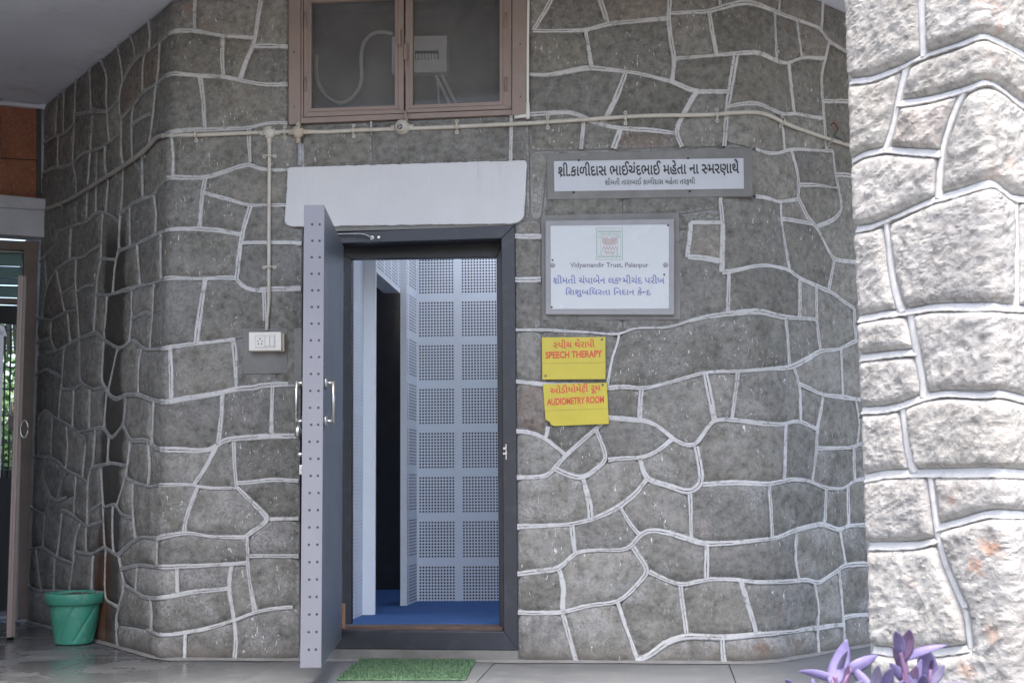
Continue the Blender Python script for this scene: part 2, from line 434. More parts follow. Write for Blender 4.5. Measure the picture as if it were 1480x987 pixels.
def make_stone(sheet, poly, mat, parent, gap, bulge, step, rough, seed, edge, base=-0.008, fall=0.018, name='stone'):
    poly = resample(poly, max(step, 0.02) if edge else 0.05)
    poly = inset(smooth_poly(poly, 2), gap)
    n0 = len(poly); pts = list(poly); ring = inset(poly, edge) if edge else []
    ring = [q for q in ring if inside(q, poly) and min(near_seg(q, poly[i - 1], poly[i])[0] for i in range(n0)) > edge * 0.6]
    pts += ring
    xs = [p[0] for p in poly]; ys = [p[1] for p in poly]; rnd = random.Random(seed)
    y = min(ys) + step / 2; row = 0
    while y < max(ys):
        x = min(xs) + (step / 2 if row % 2 else 0)
        while x < max(xs):
            q = (x + rnd.uniform(-.2, .2) * step, y + rnd.uniform(-.2, .2) * step)
            if inside(q, poly) and min(near_seg(q, poly[i - 1], poly[i])[0] for i in range(n0)) > edge * 1.6 + step * 0.3: pts.append(q)
            x += step
        y += step * 0.87; row += 1
    try:
        vo, eo, fo, ov, oe, of = delaunay_2d_cdt([Vector(p) for p in pts], [(i, (i + 1) % n0) for i in range(n0)], [], 1, 1e-6)
    except Exception: return None
    if len(fo) < 2: return None
    V = []; UV = []; ED = []
    tx, ty = rnd.uniform(-.02, .02), rnd.uniform(-.02, .02); lift = rnd.uniform(-.15, .25) * bulge
    cx = sum(xs) / len(xs); cy = sum(ys) / len(ys)
    for v in vo:
        d = min(near_seg((v.x, v.y), poly[i - 1], poly[i])[0] for i in range(n0))
        k = 1 - math.exp(-d / fall)
        h = base + (bulge - base + lift) * k + ((v.x - cx) * tx + (v.y - cy) * ty) * k
        if rough:
            q = Vector((v.x * 6 + seed, v.y * 6, seed * 1.7)); q3 = Vector((v.x * 34 + seed, v.y * 34, seed))
            if rough > 0.01:      # rough-hewn: chisel flakes running on a diagonal, split faces, grit
                a_ = noise.noise(Vector((v.x * 9 + v.y * 6 + seed, v.y * 20 - v.x * 12, seed))); b_ = noise.noise(Vector((v.x * 26 + v.y * 12, v.y * 48 - v.x * 24 + seed, seed)))
                h += k * rough * (0.35 * noise.noise(q) + 0.55 * (0.4 - abs(a_) * 1.6) + 0.42 * (0.35 - abs(b_) * 1.5) + 0.22 * noise.noise(q3))
            else: h += k * rough * (0.8 * noise.noise(q) + 0.45 * noise.noise(q3))
        V.append(sheet.P(v.x, v.y, h)); UV.append((v.x, v.y)); ED.append(d)
    c = Vector((0, 0, 0))
    for q in V: c += q
    c /= len(V)
    o = meshobj(name, [q - c for q in V], [tuple(f) for f in fo], mat, None, True, UV)
    o.location = c
    el = o.data.uv_layers.new(name='edge')
    for l in o.data.loops: el.data[l.index].uv = (ED[l.vertex_index], 0)
    if rough > 0.01: o.data.polygons.foreach_set('use_smooth', [False] * len(o.data.polygons))
    # faces must look outward
    nrm = Vector((0, 0, 0))
    for f in o.data.polygons: nrm += f.normal * f.area
    if nrm.dot(sheet.N(cx)) < 0: o.data.flip_normals()
    if parent: o.parent = parent; o.matrix_parent_inverse = Matrix.Translation(-parent.location)
    return o
def ribbon(mb_v, mb_f, mb_uv, sheet, pts, half, prof, seed, step=0.012, jag=0.35, horiz_prof=None):
    pts = resample(pts, 0.03, False)
    if len(pts) > 4:      # soften kinks
        for _ in range(2): pts = [pts[0]] + [((a[0] + 2 * b[0] + c[0]) / 4, (a[1] + 2 * b[1] + c[1]) / 4) for a, b, c in zip(pts, pts[1:], pts[2:])] + [pts[-1]]
    pts = resample(pts, step, False)
    b0 = len(mb_v); n = len(pts); L = 0
    for i, p in enumerate(pts):
        a = pts[max(0, i - 1)]; c = pts[min(n - 1, i + 1)]; dx, dy = c[0] - a[0], c[1] - a[1]; l = math.hypot(dx, dy) or 1e-9
        nx, ny = -dy / l, dx / l
        if i: L += math.hypot(p[0] - pts[i - 1][0], p[1] - pts[i - 1][1])
        pr = prof
        if horiz_prof is not None and abs(dx) > abs(dy) * 1.0:
            pr = horiz_prof
            if ny < 0: nx, ny = -nx, -ny          # v = +1 always on the upper side
        wv = half * (1 + 0.55 * noise.noise(Vector((L * 3 + seed, seed, 0))))
        wob = half * 0.25 * noise.noise(Vector((L * 7, seed, 3)))
        for v, h in pr:
            e = 0
            if abs(v) > 0.9: e = jag * half * (noise.noise(Vector((L * 45 + seed * 3, v * 5, 1))) + 0.6 * noise.noise(Vector((L * 130, v * 9, seed))))
            k = v * wv + (e if v > 0 else -e) + wob
            hh = h + 0.0028 * noise.noise(Vector((L * 55, v * 4, seed))) + 0.0012 * noise.noise(Vector((L * 160, v * 9, seed)))
            mb_v.append(sheet.P(p[0] + nx * k, p[1] + ny * k, hh)); mb_uv.append((L, (v + 1) / 2))
    m = len(prof)
    flip = False
    q0, q1, q2 = mb_v[b0], mb_v[b0 + m], mb_v[b0 + 1]
    if (q1 - q0).cross(q2 - q0).dot(sheet.N(pts[0][0])) < 0: flip = True
    for i in range(n - 1):
        for k in range(m - 1):
            f = (b0 + i * m + k, b0 + (i + 1) * m + k, b0 + (i + 1) * m + k + 1, b0 + i * m + k + 1)
            mb_f.append(f[::-1] if flip else f)

# ------------------------------------------------------------------ plan of the bay
FRONT = Plane((0.0, 6.35), 96.6)
pL = FRONT.at(238, 697); pR = FRONT.at(1098, 697)
dL = head(-36.1); dR = head(46.7)
end_px = ray(57, 400)
den = end_px.x * dL.y - end_px.y * dL.x
kL = (pL.y * end_px.x - pL.x * end_px.y) / -den            # along dL from the corner to the view ray through the wall's left end
pLE = pL + dL * kL
pRE = pR + dR * 2.2
WALL = Sheet([pLE, pL, pR, pRE], [0, 0.035, 0.16, 0])
S_STAIN = WALL.hit(164, 600)[0]
CEIL = WALL.pos(246, 3).z
KP = Plane((pLE.x, pLE.y), 53.9)                            # wall with the louvred door, square to the return wall
kx = head(53.9); kn = head(143.9)
print('corner L', tuple(pL), 'R', tuple(pR), 'LE', tuple(pLE), 'kL', kL, 'ceil', CEIL, 'stain', S_STAIN, 'len', WALL.len)

# ------------------------------------------------------------------ materials used all over
PAL = [(0.142, 0.138, 0.124), (0.196, 0.188, 0.166), (0.164, 0.160, 0.149), (0.236, 0.227, 0.205), (0.178, 0.150, 0.130)]
def wq_(px, py, r, a): q_ = WALL.hit(px, py); return (q_[0], q_[1], r, a)
M_STONE = stone_material('grey basalt stone', PAL, 0.80, 0.010, red=0.5, patches=[wq_(1205, 180, 0.14, 0.9), wq_(1100, 938, 0.16, 0.8), wq_(1150, 932, 0.12, 0.6), wq_(1125, 880, 0.15, 0.3), wq_(330, 150, 0.12, 0.25), wq_(362, 135, 0.10, 0.25), wq_(1135, 40, 0.10, 0.35)])
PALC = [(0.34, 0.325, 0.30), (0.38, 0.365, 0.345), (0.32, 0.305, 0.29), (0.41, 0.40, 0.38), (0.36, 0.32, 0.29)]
M_BED = plain('grey cement mortar', (0.165, 0.16, 0.15), 0.9, var=0.25, scale=6, bump=0.6, bs=90)
M_POINT = point_material('painted pointing', (0.58, 0.575, 0.575), (0.23, 0.225, 0.21), 0.55, True)
M_PPOINT = point_material('whitewashed pointing', (0.62, 0.61, 0.60), (0.42, 0.41, 0.395), 0.57, False)
M_POINTG = point_material('bare grey pointing', (0.38, 0.38, 0.375), (0.18, 0.178, 0.17), 0.53, True)
def streaked(name, col, dark, rough):
    m = Mat(name); v = m.coord('Object'); mp = m.n('ShaderNodeMapping'); mp.inputs['Scale'].default_value = (1, 1, 0.07); m.L(v, mp.inputs[0])
    n1 = m.noise(v, 4.0, 6, 0.65); n2 = m.noise(mp.outputs[0], 34.0, 4, 0.6); n3 = m.noise(v, 75.0, 4, 0.7); n4 = m.noise(v, 190.0, 2)
    c = m.ramp(n1, [(0.3, tuple(x * 0.93 for x in col)), (0.7, col)])
    c = m.mix(m.math('MULTIPLY', m.ramp(n2, [(0.55, 0.0), (0.75, 0.28)]), m.ramp(n1, [(0.42, 0.0), (0.6, 1.0)])), c, dark)
    c = m.mix(m.ramp(n4, [(0.74, 0.0), (0.78, 0.8)]), c, tuple(x * 0.4 for x in dark))
    return m.fin(c, rough, m.bump(n3, 0.55, 0.003), 0.0, 0.3)
M_LINTEL = streaked('white distemper', (0.57, 0.57, 0.58), (0.34, 0.33, 0.31), 0.9)
M_PLASTER = plain('bare grey plaster', (0.185, 0.182, 0.175), 0.9, var=0.14, scale=7, bump=0.35, bs=90, dirt=(0.30, 0.30, 0.30), dirt_amt=0.35)
M_PLASTER2 = plain('light grey plaster', (0.30, 0.30, 0.31), 0.85, var=0.06, scale=6, bump=0.3, bs=80, dirt=(0.22, 0.22, 0.22), dirt_amt=0.5)
M_CEIL = plain('whitewashed soffit', (0.60, 0.62, 0.69), 0.95, var=0.10, scale=1.2, bump=0.25, bs=25, dirt=(0.32, 0.32, 0.35), dirt_amt=0.5)
M_BROWN = plain('mauve brown enamel', (0.235, 0.178, 0.155), 0.5, var=0.08, scale=6, bump=0.12, bs=50, dirt=(0.30, 0.26, 0.24), dirt_amt=0.35)
M_BROWN2 = plain('dark brown enamel', (0.13, 0.10, 0.085), 0.5, var=0.12, scale=6, bump=0.12, bs=50, dirt=(0.2, 0.17, 0.15), dirt_amt=0.35)
M_BLUE = plain('dark blue grey paint', (0.017, 0.019, 0.028), 0.42, var=0.12, scale=5, bump=0.10, bs=40, dirt=(0.07, 0.075, 0.085), dirt_amt=0.35)
M_LEAF = plain('slate grey door paint', (0.092, 0.108, 0.135), 0.38, var=0.05, scale=3, bump=0.05, bs=40, dirt=(0.13, 0.145, 0.165), dirt_amt=0.3)
M_EDGE = plain('lilac grey aluminium edge', (0.142, 0.146, 0.172), 0.42, metal=0.1, var=0.06, scale=3, bump=0.06, bs=60, dirt=(0.115, 0.115, 0.135), dirt_amt=0.35)
M_STEEL = plain('brushed steel', (0.40, 0.40, 0.39), 0.3, metal=0.9, var=0.08, scale=20, bump=0.05)
M_PVC = plain('cream plastic conduit', (0.47, 0.44, 0.385), 0.5, var=0.10, scale=9, bump=0.1, bs=60, dirt=(0.33, 0.24, 0.16), dirt_amt=0.5)
M_PVCD = plain('dusty grey conduit', (0.32, 0.305, 0.28), 0.6, var=0.15, scale=9, bump=0.1, bs=60)
M_WHITEP = plain('white switch plastic', (0.68, 0.66, 0.62), 0.35, var=0.03, bump=0)
M_BLACK = plain('black plastic', (0.02, 0.02, 0.022), 0.5, var=0.1, bump=0)
M_DARKWOOD = plain('bare dark wood', (0.10, 0.065, 0.05), 0.7, var=0.3, scale=14, bump=0.3, bs=80)
M_RAWWOOD = plain('bare brown wood', (0.26, 0.15, 0.09), 0.7, var=0.2, scale=14, bump=0.3, bs=80)

# ------------------------------------------------------------------ the stone wall: joints read off course by course
K = 1480 / 420
CR = {}
for cn, cx0 in (('a', 0), ('b', 370), ('c', 740), ('d', 1060)):
    for rn, ry0 in (('1', 0), ('2', 240), ('3', 480), ('4', 707)): CR[cn + rn] = (cx0, ry0, K)
K2 = 1455 / 280
for rn, ry0 in (('e1', 0), ('e2', 180), ('e3', 360), ('e4', 540), ('e5', 700)): CR[rn] = (1200, ry0, K2)
CR['e6'] = (1120, 860, 1480 / 360)
CR['p'] = (0, 0, 1.0)
JOINTS = '''
a1 995,-40 992,80 990,160
a1 1340,-40 1318,80 1300,190 1290,240 1250,320 1225,405
a1 1295,195 1120,185 1010,160 865,170 835,200 770,255 710,285 670,330 635,400 620,430
a1 598,228 615,310 628,400 610,500 610,570 622,620 618,680 618,800 630,840
a1 660,175 685,240 690,300
a1 755,110 768,170 760,255
a1 515,310 545,380 545,450
a1 545,450 542,515 550,600 552,680 560,725
a1 458,350 462,450 466,570
a1 388,420 385,490 380,635
a1 298,500 290,590 283,690
a1 328,470 325,690
a1 815,225 810,330 800,425
a1 738,285 728,340 728,465
a1 1465,430 1340,435 1220,410 1145,390 1020,390 865,380 830,395 800,430 735,465 715,490 680,540 625,600
a1 605,510 550,570 500,560
a1 1300,238 b1 0,238 165,238
a1 1135,195 1130,290 1140,390
a1 1020,395 1035,500 1045,655
b1 165,628 a1 1340,630 1270,655 1050,662 860,680 800,700 765,740 690,800 625,850
a1 390,585 465,570 550,572
a1 780,580 740,590 675,635
a1 795,430 782,580 768,700 760,735
a1 680,545 670,640 675,800
a1 618,680 560,725 530,745 460,775 430,775 370,835 330,850 270,855 215,885
a1 380,635 325,685 285,690 220,735
a1 380,635 378,700 372,830 390,920 a2 390,165
a1 298,700 295,850
a1 468,680 462,770 455,850 450,940 a2 448,100 440,285
a1 535,750 535,850 550,915 a2 555,70 545,160 540,235
a1 722,760 725,850 728,990 a2 728,160
a1 680,810 705,860 728,865
a2 630,20 622,180 612,270 605,430
a2 493,60 490,235
a1 875,690 885,800 880,905
b1 165,865 a1 1390,868 1310,862 1275,830 1180,865 1040,910 850,910 800,960 a2 780,155 730,165 660,205 618,240
a1 1270,660 1270,720 1275,830
a2 1045,75 1030,150 1015,320
a2 1045,140 1150,165 1270,205 1380,200 b2 150,200
a2 1275,205 1250,290 1235,350 1220,450 1205,570
a2 1235,352 1130,330 1015,320 880,325 800,345 720,390 610,430
a2 1235,392 1370,390 1480,388 b2 195,392 225,395
a2 820,340 820,570
a2 1205,572 1150,570 1040,575 830,578 780,600 720,610 580,650 540,660 500,655
a2 1205,575 1230,615 1290,635 1380,635 b2 0,630 215,625
a2 1045,580 1030,680 1015,780 1000,895
a2 1345,640 1350,790
a2 1200,888 1100,895 1000,905 840,930 740,935 690,890 670,885 640,915 605,930 530,885 490,845 430,870 360,900 290,945 230,950
a2 1190,890 a3 1195,50 1200,150 1203,280
! a2 1350,790 1340,850 1260,870 1190,885
! a2 1350,820 b3 90,100 110,265
a3 870,75 870,200 875,350
b3 225,262 0,272 a3 1320,283 1200,290 1130,310 900,345 870,360 790,350 710,320 645,318 595,345 560,320 520,270
a3 1135,315 1130,420 1118,530 1115,580
a3 1390,285 1385,400 1385,525
b3 225,528 a3 1380,530 1130,550 1090,600 1000,605 820,595 790,590 760,555 720,550 665,555 630,480
a3 1095,600 1050,690 990,775
a3 1190,555 1195,680 1205,790
b3 215,758 110,750 0,760 a3 1340,758 1210,768
a3 1205,795 1020,790 980,775 840,775 760,785 700,770 640,740
a3 1005,795 970,880 940,985 a4 940,215
a3 1215,795 1280,860 1340,920 1375,955 a4 1310,200 1255,240
b4 215,150 75,150 a4 1375,155
a4 1255,245 1150,245 1060,240 960,220 860,235 805,250 720,240 660,280 600,340 560,310 530,295
a4 800,260 798,395
a4 1262,245 1265,340 1262,400 1275,480 1295,610
b4 225,340 a4 1275,340
a4 1255,375 1175,380 900,395 800,395 720,385 650,400
a4 900,400 905,530
a4 1180,385 1165,500 1185,620 1195,690 1205,760 1195,875
a4 1160,505 1000,520 900,540 800,555 730,550 690,520 640,490
a4 765,560 775,640 770,720
b4 190,600 a4 1400,605 1300,625 1200,665 1110,695 1000,720 860,740 800,738 750,715
! a4 750,715 680,700 600,690
! b4 190,600 225,596
a4 945,740 940,880
a2 610,290 570,255 545,240 490,235 440,285 400,295 325,320
a2 662,190 665,410
a2 785,165 800,260 790,345
a2 320,300 290,340 290,400 235,450 200,490
a2 362,325 355,475
a2 515,400 460,435 430,465 360,475 290,525 245,600 225,680 218,770
a2 525,250 518,400 515,470
a2 515,475 600,475
a2 605,430 590,480 580,580 575,650
a2 510,480 495,590 490,700 478,840
a2 700,400 715,610
a2 388,480 385,600 398,730 405,870
a2 495,600 430,615 395,640
a2 380,605 315,655
a2 290,535 320,690 330,745
a2 398,735 330,745 265,785 185,775
a2 545,665 540,780 532,880
a2 672,640 672,780 660,890
a2 680,775 745,745 785,760
a2 785,605 780,760 765,930
a2 345,745 360,905
a2 262,790 260,880 285,945
a2 185,900 260,875
a2 232,450 240,620
a3 530,50 525,150 518,250 550,300
a3 600,85 575,200 555,290
a3 720,85 708,160 705,320
a3 330,90 320,225 308,320 300,440
a3 185,215 240,188 320,232
a3 315,290 380,292 408,270
a3 378,292 370,480
a3 408,0 408,255 480,292 530,280
a3 460,290 455,490
a3 545,310 530,480
a3 640,320 630,470 570,545 530,485 455,495 400,510
a3 185,430 235,395 290,440 370,485 440,550
a3 200,430 198,640
a3 270,430 262,640
a3 340,480 348,580 335,700
a3 440,555 430,640 420,735
a3 488,490 475,670 450,740 445,900 a4 445,170
a3 555,530 548,665
a3 640,680 570,665 475,690
a3 785,350 775,560
a3 665,560 655,640 640,740 600,870
a3 755,570 765,680 755,775
a3 165,635 250,635 300,660 345,710 415,735 445,770
a3 240,640 220,720 260,840 290,860 345,840
a3 345,710 315,760 290,860
a3 388,735 378,930
a3 515,690 525,860 530,885
a3 530,860 460,910 450,985
a3 535,890 590,875 620,930 680,945
a3 680,775 675,850 680,950 a4 690,250
a4 525,60 535,310
a4 575,70 572,230 580,320
a4 150,90 230,130 265,40
a4 230,130 220,290
a4 300,100 370,130 440,190 500,170
a4 318,110 300,280 290,345
a4 440,190 440,320
a4 410,180 385,240 375,380 355,520
a4 145,305 220,295 290,345 370,380
a4 385,320 470,330 530,295
a4 280,350 275,520
a4 185,305 210,510
a4 130,490 190,515 280,520 450,525 535,530
a4 475,340 465,520
a4 605,345 635,490 605,600 590,660 600,800
a4 540,310 535,520 540,565 605,600
a4 700,400 690,520
! a4 275,520 280,690
! a4 420,525 425,730
! a4 540,565 530,780
c1 210,-20 150,90 110,155
c1 85,158 370,160 480,125 790,95
c1 440,-25 485,120
c1 805,-25 798,90 800,150 820,260 828,310 815,410
c1 810,70 1000,60 1070,40 1180,12 1230,18 1370,75 d1 310,98 440,145 480,210 565,260 640,300
c1 1055,-25 1065,40
c1 1005,65 1020,170 1040,280
c1 835,300 950,290 1040,285 1140,275 1250,270 1300,290 1350,315 1400,325 d1 345,295 455,298
c1 375,165 390,250 405,340
c1 90,380 180,385 250,375 370,345 500,355 650,375 820,420 930,470 1100,470
c1 580,370 540,480 480,600 450,640
c1 1140,285 1115,430 1095,560 1080,750
c1 935,475 880,570 830,670 870,765
c1 90,572 290,572 370,600 450,640 550,655 700,665 830,680
c1 365,610 352,765
c1 550,665 515,765
c1 1110,545 1230,525 1300,550 1370,585 d1 310,580 455,605
c1 1335,60 1345,310
d1 320,105 345,290
d1 455,-25 445,150
d1 235,-25 230,50
d1 485,215 465,300 445,380 450,510 460,600 470,765
d1 280,330 305,580
d1 455,515 560,518 640,522
c1 1370,590 1385,755
d1 110,760 160,780 210,785 290,760 490,770
d1 290,765 320,860 330,940 330,985 d2 325,165
d1 505,745 515,880 d2 545,180 550,230 500,280 420,310
d2 330,97 430,97 540,115
d1 520,890 640,900
d2 110,155 230,185 325,170
d2 330,170 380,270 420,310 505,480 590,488 640,490
d2 240,190 240,280 265,420 280,525
d2 240,270 380,290
c2 910,285 895,465
c2 905,288 1060,288
c2 1068,165 1075,290 1068,540
c2 895,465 960,465 1060,485
c2 1070,540 1110,540 1230,510 1290,505 1400,525 d2 340,575 410,605 500,645 560,695 640,725
c2 1105,545 1100,745
d2 335,580 335,765
~ c2 20,835 150,835 260,840 500,855 545,860 620,825 800,825 900,790
c2 900,790 1000,765 1110,750 1250,742 1380,770 d2 410,780
d2 420,600 420,780 440,940
d2 510,485 480,640
d2 612,710 620,890
c2 15,358 90,358 130,358
c2 15,580 130,578
~ c2 545,870 c3 545,40 510,130 485,270
c3 20,250 155,268 300,270 490,285 560,275 680,290 800,255 900,230 980,205 1150,200 1400,183 d3 290,178 370,140 440,95 530,90 620,45 680,20
c3 660,290 650,445
c2 1390,775 c3 1400,0 1410,180
c3 985,210 1030,440
c3 1150,205 1120,440
c3 485,435 560,440 640,450 680,445 760,490 820,545 900,585 940,580 1020,445 1120,445 1250,465 1380,470 d3 260,468 330,450 415,490
d3 305,180 335,270 340,450
d3 335,265 450,320 620,340 700,350
d3 545,90 555,330
d3 620,340 640,450 630,570
d3 425,590 600,590 645,570 700,560
d3 455,322 425,490 420,600 400,755
d3 610,590 615,745
d3 265,475 258,750
c3 40,740 185,735 220,690 280,620 350,560 450,475 485,435
c3 25,505 100,510 170,540 265,620
c3 185,480 170,540
c3 430,495 490,650 360,750 290,730 220,695
c3 490,650 560,645 660,640 740,610 815,545
c3 650,640 680,750 780,775 900,820 970,775 960,700 940,585
c3 975,775 1150,765 1300,775 1400,755 d3 280,750 380,755 470,795 560,800 610,755 700,745
c3 365,755 395,870 402,955
c3 680,755 640,815 c4 600,50 540,95 400,155 290,180 40,190
c4 555,95 600,180 640,222
c4 905,20 915,255
c4 1308,-20 1325,245
d4 760,180 670,180 580,185 540,210 450,175 c4 1440,210 1330,250 1150,270 980,280 900,255 800,220 690,205 650,225 620,280 590,310 440,310 320,320 240,405 40,430
c4 305,185 320,315
c4 240,405 265,500 255,620 330,885
c4 40,625 255,630 400,590 540,575 600,530 700,415 620,300
c4 700,420 780,460 860,490 1000,455 1150,460 1250,475 c4 1440,465 d4 370,460 430,480 520,420 560,385 680,380 760,375
c4 990,280 990,460
c4 1445,215 1440,350 1460,465
c4 540,575 590,730 640,885
c4 858,490 890,745
c4 1165,465 1210,620 1245,745
c4 640,870 700,850 780,780 890,745 1060,755 1240,740 c4 1440,722 d4 360,713 560,688
c4 1070,750 1080,890
d4 410,470 435,600 425,710 435,850
d3 470,795 465,960 d4 460,175
d3 580,795 d4 585,185
d4 540,205 570,385
d4 535,415 550,560 560,690 565,760 560,830
d4 560,655 610,640 700,636
b1 232,735 235,860
b1 1300,600 1298,822
~ b1 587,600 589,690
! p 1248,-60 1254,200 1262,500 1270,700 1276,970
! p 1330,-60 1338,480 1345,990
! p 1250,60 1420,110
! p 1250,210 1420,240
! p 1256,345 1420,365
! p 1258,480 1420,480
! p 1262,600 1420,590
! p 1266,720 1420,700
! p 1270,850 1420,815
! c1 1380,0 1381,2
! p 765,233 764,166
! p 783,463 783,484 783,548
! p 790,232 783,310 781,463
! p 745,318 788,318
! p 765,218 1048,212
! p 1041,286 1041,232 1048,212
! p 900,322 900,235
! p 900,322 1045,300
! p 788,318 900,322 900,470
! p 900,400 783,400
! p 994,330 900,345
! p 896,212 904,235 790,240
'''
joints = parse(JOINTS, CR)
W_T = [(417.0, -12), (416.0, 181.0), (760.5, 166.0), (761.5, -24)]
LINT = [(417, 243), (415, 285), (412.5, 324), (418, 328), (428, 329), (600, 326), (741, 324.5), (752, 322), (758, 314), (762, 240), (762, 233)]
DOOR = [(436.5, 325), (432, 700), (432, 965), (749, 965), (746, 600), (742, 322)]
base_px = [(38, 890), (150, 920), (205, 943), (235, 951), (432, 957)]
joints = snap(joints, 11.0, 8.0)
def to_sz(pts): return [WALL.hit(*p) for p in pts]
sz = [[to_sz(p), h, t] for p, h, t in joints]
zc = CEIL
S0, S1 = 0.0, WALL.hit(1412, 700)[0]
def closed(poly): return poly + [poly[0]]
borders = [[(S0, 0), (S1, 0), (S1, zc), (S0, zc), (S0, 0)]]
holes = []
for poly in (W_T, LINT, DOOR):
    q = to_sz(poly)
    if poly is DOOR: q = [(a, max(b, 0.0)) if b > 0.05 else (a, 0.0) for a, b in q]
    if poly is W_T: q = [(a, b) if b < zc - 0.25 else (a, zc) for a, b in q]
    holes.append(q); borders.append(closed(q))
net = [list(x) for x in sz]
# run joints that stop at a border out to it
allp = net + [[b, True, False] for b in borders]
allp = snap([[list(p), h, t] for p, h, t in allp[:len(net)]] + allp[len(net):], 0.07, 0.035)
for i in range(len(net), len(allp)): allp[i][0] = borders[i - len(net)]
ext_ = []
for k in range(len(net)):
    pts = allp[k][0]
    for e, pre in ((pts[0], pts[1]), (pts[-1], pts[-2])):
        if any(near_seg(e, a, b)[0] < 0.008 for j, q in enumerate(allp) if j != k for a, b in zip(q[0], q[0][1:])): continue
        dx, dy = e[0] - pre[0], e[1] - pre[1]; l = math.hypot(dx, dy) or 1; far = (e[0] + dx / l * 0.6, e[1] + dy / l * 0.6); best = None
        for j, q in enumerate(allp):
            if j == k: continue
            for a, b in zip(q[0], q[0][1:]):
                it = seg_int(e, far, a, b)
                if it and 0 < it[0] <= 1 and 0 <= it[1] <= 1 and (best is None or it[0] < best): best = it[0]
        if best: ext_.append([[e, (e[0] + (far[0] - e[0]) * (best + 0.004), e[1] + (far[1] - e[1]) * (best + 0.004))], True, False])
print('closed', len(ext_))
allp += ext_
cells = faces_of(allp)
wall = thing('stone_wall', 'grey random rubble wall of the bay with white painted pointing round the open door', 'wall', tuple(pL))
kept = []
for ar, poly in cells:
    cx_ = sum(p[0] for p in poly) / len(poly); cy_ = sum(p[1] for p in poly) / len(poly)
    if ar > 2.0: continue
    vo = None
    if any(inside((cx_, cy_), h) for h in holes): continue
    if not (S0 - .01 <= cx_ <= S1 + .01 and -0.01 <= cy_ <= zc + .01): continue
    kept.append((ar, poly))
print('cells', len(kept))
# mortar bed behind the stones
bv, bf, buv = [], [], []
for ar, poly in kept:
    pp = resample(poly, 0.08)
    n0 = len(pp); xs = [p[0] for p in pp]; ys = [p[1] for p in pp]; pts = list(pp)
    x = min(xs) + 0.07
    while x < max(xs):
        y = min(ys) + 0.07
        while y < max(ys):
            if inside((x, y), pp) and min(near_seg((x, y), pp[i - 1], pp[i])[0] for i in range(n0)) > 0.02: pts.append((x, y))
            y += 0.10
        x += 0.07
    vo, eo, fo, *_ = delaunay_2d_cdt([Vector(p) for p in pts], [(i, (i + 1) % n0) for i in range(n0)], [], 1, 1e-6)
    b = len(bv)
    for v in vo: bv.append(WALL.P(v.x, v.y, -0.012)); buv.append((v.x, v.y))
    bf += [tuple(i + b for i in f) for f in fo]
stuff(meshobj('mortar_bed', bv, bf, M_BED, wall, False, buv))
for k, (ar, poly) in enumerate(sorted(kept, key=lambda q: -q[0])):
    left = sum(p[0] for p in poly) / len(poly) < WALL.hit(238, 500)[0]
    make_stone(WALL, poly, M_STONE, wall, 0.005, 0.010, 0.030 if ar > 0.01 else 0.02, 0.0055, k * 1.37, 0.011, base=-0.010, fall=0.011)
rv, rf, ruv = [], [], []
PR = [(-1, -0.009), (-0.90, 0.0042), (-0.35, 0.0060), (0, 0.0046), (0.35, 0.0060), (0.90, 0.0042), (1, -0.009)]
SC = WALL.hit(237, 500)[0]
gvv, gff, guv = [], [], []
for k, (pts, h, t) in enumerate(allp[:len(net)]):
    if h: continue
    dense = resample(pts, 0.03, False)
    runs = [[dense[0]]]
    for p in dense[1:]:
        runs[-1].append(p)
        if (p[0] < SC) != (runs[-1][0][0] < SC): runs.append([p])
    for r_ in runs:
        if len(r_) < 2: continue
        dx = abs(r_[-1][0] - r_[0][0]); dy = abs(r_[-1][1] - r_[0][1]); leftside = r_[0][0] < SC and r_[-1][0] < SC + 0.05
        if leftside and dx > dy * 0.8: ribbon(gvv, gff, guv, WALL, r_, 0.0125, PR, k * 2.3 + 1, jag=0.5)
        else: ribbon(rv, rf, ruv, WALL, r_, 0.0075 if t else (0.0105 if leftside else 0.0138), PR, k * 2.3 + 1, jag=1.0)
stuff(meshobj('painted_pointing', rv, rf, M_POINT, wall, True, ruv))
stuff(meshobj('bare_pointing', gvv, gff, M_POINTG, wall, True, guv))
# reveals of the openings through the wall thickness
rm = MB()
for poly in holes[:1] + holes[2:]:
    for a, b in zip(poly, poly[1:] + poly[:1]):
        A = WALL.P(a[0], a[1], -0.012); B = WALL.P(b[0], b[1], -0.012)
        rm.add([A, B, B - FRONT.n * 0.13, A - FRONT.n * 0.13], [(0, 1, 2, 3)])
rm.build('reveal', M_BED, wall)
# white lintel with softly uneven edges
lp = [WALL.hit(*p) for p in LINT]
lp = smooth_poly(resample(lp, 0.012), 2)
lp = [(a + 0.004 * noise.noise(Vector((a * 30, b * 30, 0))), b + 0.004 * noise.noise(Vector((a * 30, b * 30, 5)))) for a, b in lp]
lm = MB(); lm.prism([WALL.P(a, b, 0.018) for a, b in lp], -FRONT.n * 0.05)
lm.build('lintel', M_LINTEL, wall, bevel=0.006)
# grey concrete strip under the lintel, and the rough sill band under the door frame
sm = MB(); q = [WALL.pos(*p, 0.004) for p in ((440, 322), (440, 336), (742, 328), (742, 318))]
sm.prism(q, -FRONT.n * 0.04); sm.build('lintel_soffit', M_PLASTER, wall, bevel=0.003)
sm = MB(); q = [FRONT.at(x, y, 0.006) for x, y in ((432, 936.5), (749, 938.5))]
q = [q[0], q[1], Vector((q[1].x, q[1].y, 0)), Vector((q[0].x, q[0].y, 0))]
sm.prism(q, -FRONT.n * 0.25); sm.build('door_sill', M_BED, wall, bevel=0.006)

